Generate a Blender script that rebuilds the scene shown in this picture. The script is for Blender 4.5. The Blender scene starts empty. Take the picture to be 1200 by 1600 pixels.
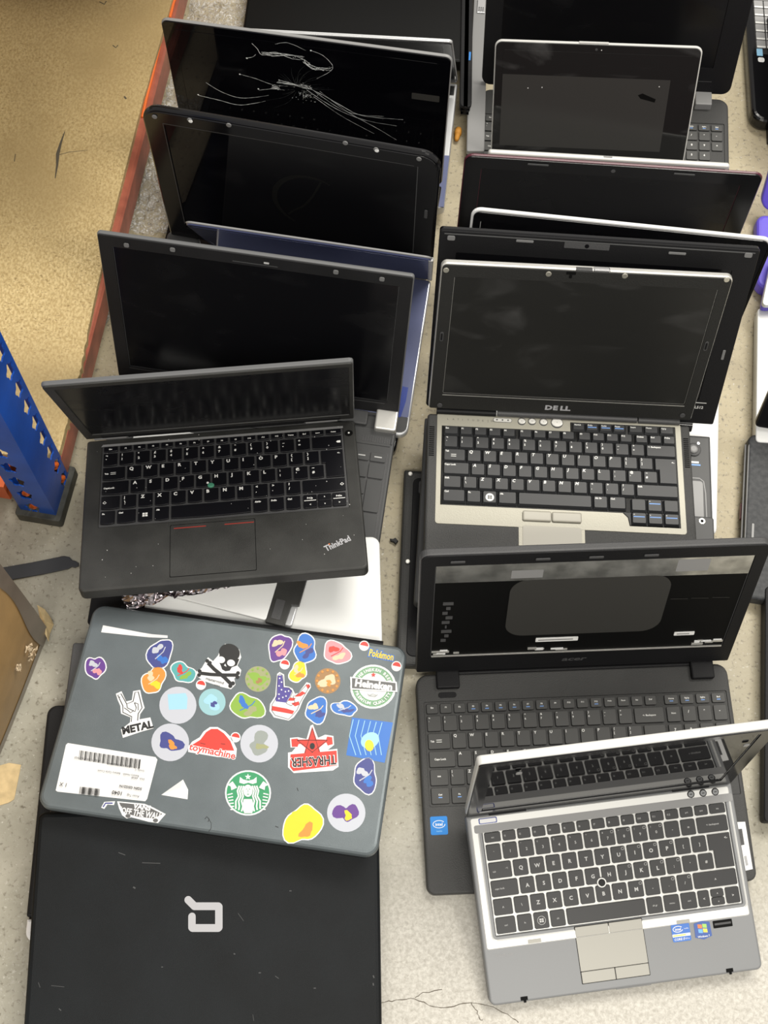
import bpy, math, random
import numpy as np
from mathutils import Matrix, Vector
random.seed(7)
R = math.radians
S = bpy.context.scene
COL = S.collection
# ---------------------------------------------------------------- camera
CF, CTH, CROLL, CH = 1947.0, R(22.78), R(4.91), 1.490
cd = bpy.data.cameras.new('camera'); cam = bpy.data.objects.new('camera', cd); COL.objects.link(cam)
cam.matrix_world = Matrix.Translation((0, 0, CH)) @ Matrix.Rotation(CTH, 4, 'X') @ Matrix.Rotation(CROLL, 4, 'Z')
cd.sensor_fit = 'VERTICAL'; cd.sensor_height = 24; cd.lens = 24 * CF / 1600; cd.clip_start = .05
S.camera = cam
# ---------------------------------------------------------------- light
S.view_settings.view_transform = 'Standard'; S.view_settings.look = 'None'
S.view_settings.exposure = 0.0; S.view_settings.gamma = 1; S.view_settings.use_curve_mapping = False
W = bpy.data.worlds.new('world'); S.world = W; W.use_nodes = True
W.node_tree.nodes['Background'].inputs[0].default_value = (1, .96, .9, 1)
W.node_tree.nodes['Background'].inputs[1].default_value = 0.62
def area(name, loc, target, sx, sy, power, col=(1, .96, .88)):
    l = bpy.data.lights.new(name, 'AREA'); l.shape = 'RECTANGLE'; l.size = sx; l.size_y = sy; l.energy = power; l.color = col
    o = bpy.data.objects.new(name, l); COL.objects.link(o); o.location = loc
    o.rotation_euler = (Vector(target) - Vector(loc)).to_track_quat('-Z', 'Y').to_euler()
    return o
area('ceiling_tube_light', (1.1, 2.3, 3.4), (0, .8, 0), 2.6, .5, 122)
area('ceiling_tube_light', (.4, -1.3, 3.4), (0, .6, 0), 2.4, .5, 78)

# ---------------------------------------------------------------- materials
def mat(name, col, rough=.5, metal=0, spec=.5, noise=None, bump=None, alpha=1, coat=0, ior=None):
    """noise=(scale, amount[, colour2]); bump=(scale, strength)"""
    m = bpy.data.materials.new(name); m.use_nodes = True; nt = m.node_tree; b = nt.nodes['Principled BSDF']
    def I(k, v):
        b.inputs[k].default_value = v
    I('Base Color', (*col, 1)); I('Roughness', rough); I('Metallic', metal); I('Specular IOR Level', spec); I('Alpha', alpha); I('Coat Weight', coat); I('Coat Roughness', .08)
    tc = nt.nodes.new('ShaderNodeTexCoord')
    if noise:
        n = nt.nodes.new('ShaderNodeTexNoise'); n.inputs['Scale'].default_value = noise[0]; n.inputs['Detail'].default_value = 6
        nt.links.new(tc.outputs['Object'], n.inputs['Vector'])
        r = nt.nodes.new('ShaderNodeMapRange'); r.inputs['From Min'].default_value = .35; r.inputs['From Max'].default_value = .65
        nt.links.new(n.outputs['Fac'], r.inputs['Value'])
        mx = nt.nodes.new('ShaderNodeMix'); mx.data_type = 'RGBA'
        c2 = noise[2] if len(noise) > 2 else tuple(c * (1 - noise[1]) for c in col)
        c1 = col if len(noise) > 2 else tuple(min(1, c * (1 + noise[1])) for c in col)
        mx.inputs['A'].default_value = (*c1, 1); mx.inputs['B'].default_value = (*c2, 1)
        nt.links.new(r.outputs[0], mx.inputs['Factor']); nt.links.new(mx.outputs['Result'], b.inputs['Base Color'])
    if bump:
        n = nt.nodes.new('ShaderNodeTexNoise'); n.inputs['Scale'].default_value = bump[0]; n.inputs['Detail'].default_value = 3
        nt.links.new(tc.outputs['Object'], n.inputs['Vector'])
        bp = nt.nodes.new('ShaderNodeBump'); bp.inputs['Strength'].default_value = bump[1]; bp.inputs['Distance'].default_value = .001
        nt.links.new(n.outputs['Fac'], bp.inputs['Height']); nt.links.new(bp.outputs['Normal'], b.inputs['Normal'])
    return m
def screen_mat(name, col, rough, smear=.06, var=.2):
    """dark display with faint dusty smears"""
    m = mat(name, col, rough, spec=.36); nt = m.node_tree; b = nt.nodes['Principled BSDF']
    tc = nt.nodes.new('ShaderNodeTexCoord'); mp = nt.nodes.new('ShaderNodeMapping'); mp.inputs['Scale'].default_value = (1, 2.2, 1)
    n = nt.nodes.new('ShaderNodeTexNoise'); n.inputs['Scale'].default_value = 9; n.inputs['Detail'].default_value = 5; n.inputs['Distortion'].default_value = 1.2
    nt.links.new(tc.outputs['Object'], mp.inputs[0]); nt.links.new(mp.outputs[0], n.inputs['Vector'])
    r = nt.nodes.new('ShaderNodeMapRange'); r.inputs['From Min'].default_value = .5; r.inputs['From Max'].default_value = .8
    r.inputs['To Min'].default_value = rough; r.inputs['To Max'].default_value = rough + var
    nt.links.new(n.outputs['Fac'], r.inputs['Value']); nt.links.new(r.outputs[0], b.inputs['Roughness'])
    mx = nt.nodes.new('ShaderNodeMix'); mx.data_type = 'RGBA'; mx.inputs['A'].default_value = (*col, 1); mx.inputs['B'].default_value = tuple(c + smear * .18 for c in col) + (1,)
    r2 = nt.nodes.new('ShaderNodeMapRange'); r2.inputs['From Min'].default_value = .55; r2.inputs['From Max'].default_value = .8
    nt.links.new(n.outputs['Fac'], r2.inputs['Value']); nt.links.new(r2.outputs[0], mx.inputs['Factor']); nt.links.new(mx.outputs['Result'], b.inputs['Base Color'])
    return m
M = {}
M['black'] = mat('black_plastic', (.008, .008, .009), .5, spec=.22, bump=(900, .25))
M['blackgloss'] = mat('glossy_black_plastic', (.004, .004, .005), .14, spec=.4)
M['blackmatte'] = mat('matte_black_plastic', (.011, .011, .012), .6, spec=.3, bump=(1200, .3), noise=(14, .15))
M['tpblack'] = mat('soft_black_coating', (.030, .030, .028), .5, spec=.4, bump=(1300, .3), noise=(22, .25))
M['charcoal'] = mat('charcoal_plastic', (.06, .06, .062), .5, bump=(900, .3))
M['charcoal2'] = mat('textured_charcoal_plastic', (.048, .048, .047), .55, spec=.4, bump=(700, .6), noise=(10, .1))
M['gray'] = mat('gray_plastic', (.062, .063, .064), .45, spec=.4)
M['midgray'] = mat('mid_gray_plastic', (.25, .25, .25), .4)
M['silver'] = mat('silver_aluminium', (.62, .63, .64), .34, metal=.55, bump=(1500, .05))
M['hpdeck'] = mat('brushed_silver_deck', (.225, .23, .235), .5, metal=.25, bump=(900, .1))
M['hpbright'] = mat('pale_silver_surround', (.66, .66, .64), .38, metal=.2)
M['hppad'] = mat('warm_gray_touchpad', (.34, .33, .295), .45, metal=.2)
M['dellsilver'] = mat('champagne_silver_plastic', (.36, .345, .285), .42, metal=.2, bump=(800, .15))
M['dellpad'] = mat('champagne_touchpad', (.44, .42, .36), .45)
M['white'] = mat('white_plastic', (.80, .80, .80), .35)
M['silverlid'] = mat('pale_silver_lid', (.86, .87, .86), .35, metal=.05)
M['chrome'] = mat('chrome_trim', (.8, .8, .8), .2, metal=1)
M['chromestrip'] = mat('bright_metal_strip', (.75, .74, .7), .35, metal=.7)
M['key'] = mat('dark_keycap', (.022, .022, .023), .42, spec=.4)
M['keytp'] = mat('black_keycap', (.005, .005, .007), .35, spec=.35)
M['keydell'] = mat('sculpted_keycap', (.016, .017, .019), .42, spec=.4)
M['keyacer'] = mat('charcoal_keycap', (.05, .05, .048), .5)
M['keygray'] = mat('gray_keycap', (.33, .33, .33), .45)
M['keygraydark'] = mat('dark_gray_keycap', (.06, .06, .062), .5)
M['well'] = mat('keyboard_tray', (.035, .035, .035), .5)
M['wellblack'] = mat('black_keyboard_tray', (.006, .006, .006), .5)
M['legend'] = mat('white_legend', (.85, .85, .82), .5)
M['legendgray'] = mat('gray_legend', (.55, .55, .54), .5)
M['legendblue'] = mat('blue_legend', (.16, .34, .75), .5)
M['deepblack'] = mat('deep_black_plastic', (.003, .003, .003), .4, spec=.15)
M['rimgray'] = mat('gray_lid_rim', (.12, .122, .125), .4, spec=.4)
M['dellbezel'] = mat('dark_gray_bezel', (.017, .017, .016), .55, spec=.35, bump=(800, .4))
M['scr'] = screen_mat('matte_display', (.002, .002, .003), .2, .02)
M['scrdell'] = screen_mat('worn_matte_display', (.016, .016, .015), .34, .12)
M['scrgloss'] = screen_mat('glossy_display', (.002, .002, .003), .03, .02, .04)
M['scrtab'] = screen_mat('dusty_glass_display', (.016, .016, .016), .07, .3)
M['scrblue'] = mat('blue_tinted_glass', (.05, .06, .14), .08)
M['bluefilm'] = mat('blue_protective_film', (.15, .17, .30), .2, bump=(60, .3))
M['pencilblue'] = mat('deep_blue_trim_and_reflection', (.02, .05, .3), .3)  # deep blue of the button rim and the painted deck reflection
M['rubber'] = mat('black_rubber', (.02, .02, .02), .8)
M['rubbergray'] = mat('gray_rubber_bumper', (.16, .16, .16), .6)
M['screw'] = mat('screw_metal', (.6, .58, .5), .3, metal=.8)
M['redrim'] = mat('maroon_lid', (.10, .02, .035), .3)
M['logo'] = mat('silver_logo', (.42, .42, .44), .45)
M['gunmetal'] = mat('gunmetal_lid', (.135, .158, .168), .38, metal=.35, bump=(1400, .15), noise=(30, .06))
M['cq'] = mat('worn_black_lid', (.0048, .0062, .0075), .5, spec=.22, bump=(1400, .3), noise=(12, .25))
M['paper'] = mat('white_paper_label', (.84, .84, .83), .5)
M['ink'] = mat('black_ink', (.003, .003, .003), .6, spec=.12)
M['crack'] = mat('shattered_glass', (.9, .93, .93), .4)
M['crackdim'] = mat('faint_glass_cracks', (.09, .095, .095), .3, metal=.2)
M['foil'] = mat('antistatic_foil', (.5, .46, .48), .2, metal=1)
M['tape'] = mat('reflective_backing_tape', (.42, .42, .40), .16, metal=.85, noise=(40, .3))
M['panel'] = mat('gray_backing_panel', (.035, .034, .031), .7, spec=.3)
M['purple'] = mat('violet_plastic', (.13, .09, .62), .4)
M['blue'] = mat('blue_rack_paint', (.010, .072, .38), .32, noise=(14, .2), bump=(60, .2))
M['orange'] = mat('orange_rack_paint', (.62, .12, .03), .4)
M['beam'] = mat('rust_red_rack_paint', (.34, .10, .062), .4, noise=(25, .3), bump=(70, .3))
M['orangeline'] = mat('bright_orange_edge', (.85, .17, .03), .4)
M['foot'] = mat('dark_gray_foot', (.05, .052, .045), .6, noise=(60, .4), bump=(200, .5))
M['card'] = mat('brown_cardboard', (.36, .22, .085), .5, noise=(30, .08), bump=(300, .2), coat=.15)
M['browntape'] = mat('brown_parcel_tape', (.17, .135, .105), .3, noise=(20, .15), coat=.2)
M['creamtape'] = mat('cream_masking_tape', (.62, .47, .25), .5, noise=(90, .12), bump=(300, .3))
M['torn'] = mat('torn_card_fibre', (.62, .5, .34), .8)
M['strap'] = mat('dark_gray_plastic_strap', (.035, .037, .042), .45)
M['plug'] = mat('orange_foam', (.55, .24, .03), .7)
M['blackcrumb'] = mat('black_crumb', (.01, .01, .01), .6)
M['vinylwhite'] = mat('white_vinyl', (.80, .80, .80), .4)

# ---------------------------------------------------------------- mesh helpers
class MB:
    def __init__(s): s.v = []; s.f = []; s.m = []; s.sm = []
    def add(s, vs, fs, m=0, smooth=False):
        o = len(s.v); s.v += [tuple(p) for p in vs]
        for f in fs: s.f.append([i + o for i in f]); s.m.append(m); s.sm.append(smooth)
    def build(s, name, mats, parent=None, mw=None):
        me = bpy.data.meshes.new(name)
        me.from_pydata([(p[0] * .001, p[1] * .001, p[2] * .001) for p in s.v], [], s.f)
        for m in (mats if isinstance(mats, (list, tuple)) else [mats]): me.materials.append(M[m] if isinstance(m, str) else m)
        me.polygons.foreach_set('material_index', s.m); me.polygons.foreach_set('use_smooth', s.sm); me.update()
        o = bpy.data.objects.new(name, me); COL.objects.link(o)
        if parent is not None: o.parent = parent
        if mw is not None: o.matrix_local = mw
        return o
def rrect(x0, x1, y0, y1, r=3, seg=5):
    rs = r if isinstance(r, (tuple, list)) else (r,) * 4     # order: x1y1, x0y1, x0y0, x1y0
    out = []
    for (cx, cy, sx, sy, a0, q) in ((x1, y1, -1, -1, 0, rs[0]), (x0, y1, 1, -1, 90, rs[1]), (x0, y0, 1, 1, 180, rs[2]), (x1, y0, -1, 1, 270, rs[3])):
        for i in range(seg + 1):
            a = R(a0 + 90 * i / seg); out.append((cx + sx * q + q * math.cos(a), cy + sy * q + q * math.sin(a)))
    return out
def inset(poly, d):
    n = len(poly); out = []
    for i in range(n):
        p = Vector(poly[i]); j = i - 1
        while (Vector(poly[j % n]) - p).length < 1e-6: j -= 1
        k = i + 1
        while (Vector(poly[k % n]) - p).length < 1e-6: k += 1
        a = (p - Vector(poly[j % n])).normalized(); b = (Vector(poly[k % n]) - p).normalized()
        na = Vector((-a.y, a.x)); nb = Vector((-b.y, b.x)); s = na + nb
        if s.length < 1e-6: s = na
        s.normalize(); c = max(.5, s.dot(na)); out.append(tuple(p + s * d / c))
    return out
def loops(mb, Ls, m=0, cap0=True, cap1=True, smooth=False):
    n = len(Ls[0]); vs = [p for L in Ls for p in L]; fs = []
    for k in range(len(Ls) - 1):
        for i in range(n):
            j = (i + 1) % n; fs.append([k * n + i, k * n + j, (k + 1) * n + j, (k + 1) * n + i])
    mb.add(vs, fs, m, smooth)
    if cap0: mb.add(Ls[0], [list(range(n))[::-1]], m)
    if cap1: mb.add(Ls[-1], [list(range(n))], m)
def slab(mb, poly, z0, z1, b=1, m=0, bb=None):
    """prism with rounded upper (b) and lower (bb) edges; poly counter clockwise"""
    bb = b if bb is None else bb; Ls = []
    if bb > 0:
        for i in range(3):
            a = R(90 * i / 2); Ls.append([(x, y, z0 + bb * (1 - math.cos(a))) for x, y in inset(poly, bb * (1 - math.sin(a)))])
    else: Ls.append([(x, y, z0) for x, y in poly])
    if b > 0:
        for i in range(4):
            a = R(90 * i / 3); Ls.append([(x, y, z1 - b * (1 - math.sin(a))) for x, y in inset(poly, b * (1 - math.cos(a)))])
    else: Ls.append([(x, y, z1) for x, y in poly])
    loops(mb, Ls, m)
def shell(mb, outer, inner, z0, z1, b=2, floor=None, m=0, mf=None, slope=0):
    """slab with a recessed opening"""
    Ls = []
    for i in range(3):
        a = R(90 * i / 2); Ls.append([(x, y, z0 + b * (1 - math.cos(a))) for x, y in inset(outer, b * (1 - math.sin(a)))])
    for i in range(4):
        a = R(90 * i / 3); Ls.append([(x, y, z1 - b * (1 - math.sin(a))) for x, y in inset(outer, b * (1 - math.cos(a)))])
    Ls.append([(x, y, z1) for x, y in inner])
    fl = z1 - 1 if floor is None else floor
    inn = inset(inner, slope) if slope else inner
    Ls.append([(x, y, fl) for x, y in inn])
    loops(mb, Ls, m, cap1=False)
    mb.add([(x, y, fl) for x, y in inn], [list(range(len(inn)))], m if mf is None else mf)
def box(mb, x0, x1, y0, y1, z0, z1, b=.6, m=0, r=None):
    slab(mb, rrect(x0, x1, y0, y1, max(b, .4) if r is None else r, 2 if r is None else 4), z0, z1, b, m)
def flat(mb, poly, z, m=0): mb.add([(x, y, z) for x, y in poly], [list(range(len(poly)))], m)
def disc(cx, cy, r, n=32, ry=None): return [(cx + r * math.cos(2 * math.pi * i / n), cy + (ry or r) * math.sin(2 * math.pi * i / n)) for i in range(n)]
def tube(mb, pts, r, n=8, m=0, smooth=True):
    pts = [Vector(p) for p in pts]; Ls = []
    for i, p in enumerate(pts):
        t = (pts[min(i + 1, len(pts) - 1)] - pts[max(i - 1, 0)]).normalized()
        u = t.cross(Vector((0, 0, 1))); u = u if u.length > 1e-3 else t.cross(Vector((0, 1, 0))); u.normalize(); w = u.cross(t)
        Ls.append([tuple(p + u * r * math.cos(2 * math.pi * k / n) + w * r * math.sin(2 * math.pi * k / n)) for k in range(n)])
    loops(mb, Ls, m, smooth=smooth)
def stroke(mb, pts, w, z, m=0):
    """flat ribbon along pts; w a number or list"""
    pts = [Vector(p) for p in pts]; n = len(pts); a = []; b = []
    for i, p in enumerate(pts):
        t = (pts[min(i + 1, n - 1)] - pts[max(i - 1, 0)]); t = t.normalized() if t.length > 0 else Vector((1, 0)); q = Vector((-t.y, t.x))
        ww = (w[i] if isinstance(w, (list, tuple)) else w) / 2
        a.append(p + q * ww); b.append(p - q * ww)
    mb.add([(p.x, p.y, z) for p in a] + [(p.x, p.y, z) for p in b], [[i, n + i, n + i + 1, i + 1] for i in range(n - 1)], m)
_tc = {}
def text_geo(s, bold=0.0):
    k = (s, bold)
    if k not in _tc:
        cu = bpy.data.curves.new('t', 'FONT'); cu.body = s; cu.size = 1; cu.resolution_u = 2; cu.fill_mode = 'FRONT'; cu.offset = bold
        ob = bpy.data.objects.new('t', cu); COL.objects.link(ob); bpy.context.view_layer.update()
        me = bpy.data.meshes.new_from_object(ob.evaluated_get(bpy.context.evaluated_depsgraph_get()))
        vs = [(v.co.x, v.co.y) for v in me.vertices]; fs = [list(p.vertices) for p in me.polygons]
        bpy.data.objects.remove(ob); bpy.data.curves.remove(cu); bpy.data.meshes.remove(me)
        _tc[k] = (vs, fs)
    return _tc[k]
def text(mb, s, x, y, size, z, m=0, ang=0, align='L', bold=0.0, sx=1.0, shear=0.0, width=None, bend=0.0):
    """size = letter size in mm; (x, y) = left / centre / right of the mid-height"""
    vs, fs = text_geo(s, bold)
    if not vs: return
    xa = min(v[0] for v in vs); xb = max(v[0] for v in vs)
    if width: sx = width / ((xb - xa) * size)
    off = {'L': xa, 'C': (xa + xb) / 2, 'R': xb}[align]
    c, s_ = math.cos(R(ang)), math.sin(R(ang)); out = []
    for vx, vy in vs:
        py = (vy - .35) * size; px = (vx - off) * size * sx + shear * py
        if bend: py += bend * px * px
        out.append((x + px * c - py * s_, y + px * s_ + py * c, z))
    mb.add(out, fs, m)

# ---------------------------------------------------------------- object helpers
def tag(o, label, cat, group=None):
    o['label'] = label; o['category'] = cat
    if group: o['group'] = group
    return o
def setting(o): o['kind'] = 'structure'; return o
# solved poses of every laptop: x y z of the hinge middle (mm), yaw pitch roll and lid angle (deg), width depth lid length (mm)
SOL = {
'hpb': (-143.3, 959.6, 58.1, -6.67, 6.04, -1.31, 96.49, 362, 250, 257),
'strip': (-109.7, 946.5, 73.5, -3.82, 5.84, 0.43, 68.31, 293, 226, 224),
'crk': (-142.1, 1125.4, 43.9, -4.52, 5.04, -1.44, 96.19, 369, 250, 244),
'l512': (225.5, 739.0, 64.1, 0.77, 1.35, -1.06, 117.31, 367, 250, 269),
'slv': (-112.7, 1313.8, 22.0, -1.66, 0.26, -4.19, 60.34, 335, 225, 230),
'whit': (253.5, 863.3, 42.0, -2.13, 0.79, -1.31, 98.68, 354, 242, 243),
'mar': (250.1, 979.7, 20.0, 0.59, 0.12, -1.09, 96.38, 368, 250, 236),
'tab': (246.4, 1193.2, 48.7, -1.80, -0.32, -5.73, 108.63, 277, 180, 162),
'bigtr': (272.8, 1313.7, 32.0, -0.32, 1.80, -3.96, 103.63, 365, 255, 250),
'cmp': (-165.5, 217.3, 77.5, 5.6, 4.60, 0.22, 105.00, 378, 245, 0),
'und': (-208.5, 344.5, 26.1, 4.72, 0.19, 0.36, 105.00, 340, 262, 0),
'sil': (-164.5, 552.2, 56.0, 6.00, -0.01, 0.00, 105.00, 325, 227, 0),
'ubl': (166.0, 684.5, 20.1, 1.90, 0.38, 0.18, 105.00, 289, 262, 0),
'top': (-104.0, 1632.4, 42.0, 0.78, 0.20, -0.08, 100.09, 345, 290, 250),
'stk': (-145.5, 433.2, 82.1, -4.03, -7.33, -1.97, 105.00, 375, 247, 0),
'hp': (273.1, 268.5, 59.7, 11.97, 11.26, -1.02, 106.66, 309, 205, 200),
'acer': (244.2, 427.9, 25.0, 7.10, 1.79, -0.87, 109.52, 381, 254, 235),
'dell': (210.2, 734.7, 91.0, 2.41, -0.00, -0.10, 110.35, 332, 238, 228),
'tp': (-211.8, 682.3, 83.9, 9.20, -11.95, -1.92, 66.52, 335, 220, 231),
'blk': (-172.9, 737.6, 71.8, -3.49, 7.93, 0.08, 111.55, 362, 255, 243),
}
def pose(n):
    x, y, z, ya, pi, ro = SOL[n][:6]
    return Matrix.Translation((x * .001, y * .001, z * .001)) @ Matrix.Rotation(R(ya), 4, 'Z') @ Matrix.Rotation(R(pi), 4, 'X') @ Matrix.Rotation(R(ro), 4, 'Y')
def lidm(n, a=None):
    a = R(SOL[n][6] if a is None else a); c, s = math.cos(a), math.sin(a)
    return Matrix(((1, 0, 0, 0), (0, -c, -s, 0), (0, s, -c, 0), (0, 0, 0, 1)))
CM = cam.matrix_world.copy()
def ray(px, py): return CM.to_3x3() @ Vector(((px - 600) / CF, -(py - 800) / CF, -1))
def onm(mt, px, py, z=0):
    """photo point -> local (x, y) in mm on the plane z of the frame mt"""
    inv = mt.inverted(); o = inv @ CM.translation; d = inv.to_3x3() @ ray(px, py); t = (z * .001 - o.z) / d.z; q = o + d * t
    return (q.x * 1000, q.y * 1000)
def base_pt(n, px, py, z=0): return onm(pose(n), px, py, z)
def lid_pt(n, px, py, z=0): return onm(pose(n) @ lidm(n), px, py, z)
IDM = Matrix.Identity(4)
def gnd(px, py, z=0): return onm(IDM, px, py, z)
def thing(name, label, cat, mw, group=None):
    o = bpy.data.objects.new(name, None); COL.objects.link(o); o.empty_display_size = .05; o.matrix_world = mw
    return tag(o, label, cat, group or ('old laptops laid out on the floor' if cat == 'laptop' else None))

# ---------------------------------------------------------------- keyboards
QW = ['Q', 'W', 'E', 'R', 'T', 'Y', 'U', 'I', 'O', 'P']
AS = list('ASDFGHJKL'); ZX = list('ZXCVBNM')
def keyrows(kind):
    num = [('`', 1)] + [(c, 1) for c in '1234567890'] + [('-', 1), ('=', 1)]
    r1 = num + [('Backspace', 2)]
    r2 = [('Tab', 1.5)] + [(c, 1) for c in QW] + [('[', 1), (']', 1), ('ENTER', 1.5)]
    r3 = [('CapsLock', 1.75)] + [(c, 1) for c in AS] + [(';', 1), ("'", 1), ('#', 1), (None, 1.25)]
    r4 = [('Shift', 1.25), ('\\', 1)] + [(c, 1) for c in ZX] + [(',', 1), ('.', 1), ('/', 1), ('Shift', 2.75)]
    if kind == 'hp':
        f = [('esc', 1.1)] + [('F%d' % i, .915) for i in range(1, 13)] + [('prt', .915), ('pse', .915), ('ins', 1.09)]
        r5 = [('ctrl', 1.3), ('fn', 1), ('WIN', 1), ('alt', 1), ('', 4.9), ('alt gr', 1.05), ('menu', 1.05), ('ctrl', 1.05), ('<', .8), ('UPDN', .9), ('>', .95)]
    elif kind == 'dell':
        f = [('Esc', 1)] + [('F%d' % i, .9) for i in range(1, 5)] + [(None, .15)] + [('F%d' % i, .9) for i in range(5, 9)] + [(None, .15)] + [('F%d' % i, .88) for i in range(9, 13)] + [(None, .1), ('Delete', .88), ('End', .88), ('PgDn', .85)]
        r5 = [('Ctrl', 1.5), ('Fn', 1), ('WIN', 1), ('Alt', 1.25), ('', 4.75), ('Alt Gr', 1), ('Ctrl', 1.15), (None, 3.35)]
    elif kind == 'tp':
        f = [('Esc', 1)] + [('F%d' % i, .86) for i in range(1, 13)] + [('Home', .9), ('End', .8), ('Insert', .88), ('Delete', 1.1)]
        r5 = [('Fn', 1), ('Ctrl', 1.25), ('WIN', 1), ('Alt', 1), ('', 4.95), ('AltGr', 1), ('PrtSc', 1), ('Ctrl', 1), ('ARROWS', 2.8)]
    else:
        f = [('Esc', .86)] + [('F%d' % i, .86) for i in range(1, 13)] + [('PrtSc', .86), ('Pause', .86), ('Ins', .86), ('Del', .86)] + [(None, .38), ('Home', 1), ('PgUp', 1), ('PgDn', 1), ('End', 1)]
        g = [(None, .05)]
        r1 = r1 + g + [('Num', .99), ('/', .99), ('*', .99), ('-', .98)]
        r2 = r2 + g + [('7', .99), ('8', .99), ('9', .99), ('+', .98)]
        r3 = r3 + g + [('4', .99), ('5', .99), ('6', .99), (None, .98)]
        r4 = r4[:-1] + [('Shift', 1.75), ('^', 1)] + g + [('1', .99), ('2', .99), ('3', .99), ('Ent', .98)]
        r5 = [('Ctrl', 1.25), ('Fn', 1.1), ('WIN', 1), ('Alt', 1), ('', 4.9), ('AltGr', 1), ('Ctrl', 1), ('<', 1.25), ('v', 1), ('>', 1.5)] + g + [('0', 1.98), ('.', .99), (None, .98)]
    return [f, r1, r2, r3, r4, r5]
def keycap(mb, x0, x1, y0, y1, z0, z1, style, m=0):
    if style == 'dell':      # sculpted: sloping sides, deep front slope, bright front lip
        a = rrect(x0, x1, y0, y1, .6, 1); b = rrect(x0 + 1.6, x1 - 1.8, y0 + 2.6, y1 - .5, .9, 1)
        loops(mb, [[(x, y, z0) for x, y in a], [(x, y, z0 + .9) for x, y in a], [(x, y, z1) for x, y in b]], m)
    elif style == 'tp':      # smile-shaped front edge
        n = 6; p = [(x1, y1), (x0, y1)] + [(x0 + (x1 - x0) * i / n, y0 + 1.1 * (2 * i / n - 1) ** 2) for i in range(n + 1)]
        p = p[:2] + p[2:]
        slab(mb, p, z0, z1, .45, m, 0)
    else:
        slab(mb, rrect(x0, x1, y0, y1, 1.6, 3), z0, z1, .4, m, 0)
        if style == 'acer': flat(mb, rrect(x0 - .75, x1 + .75, y0 - .95, y1 + .6, 2.1, 3), z0 + .12, 3)
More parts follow.
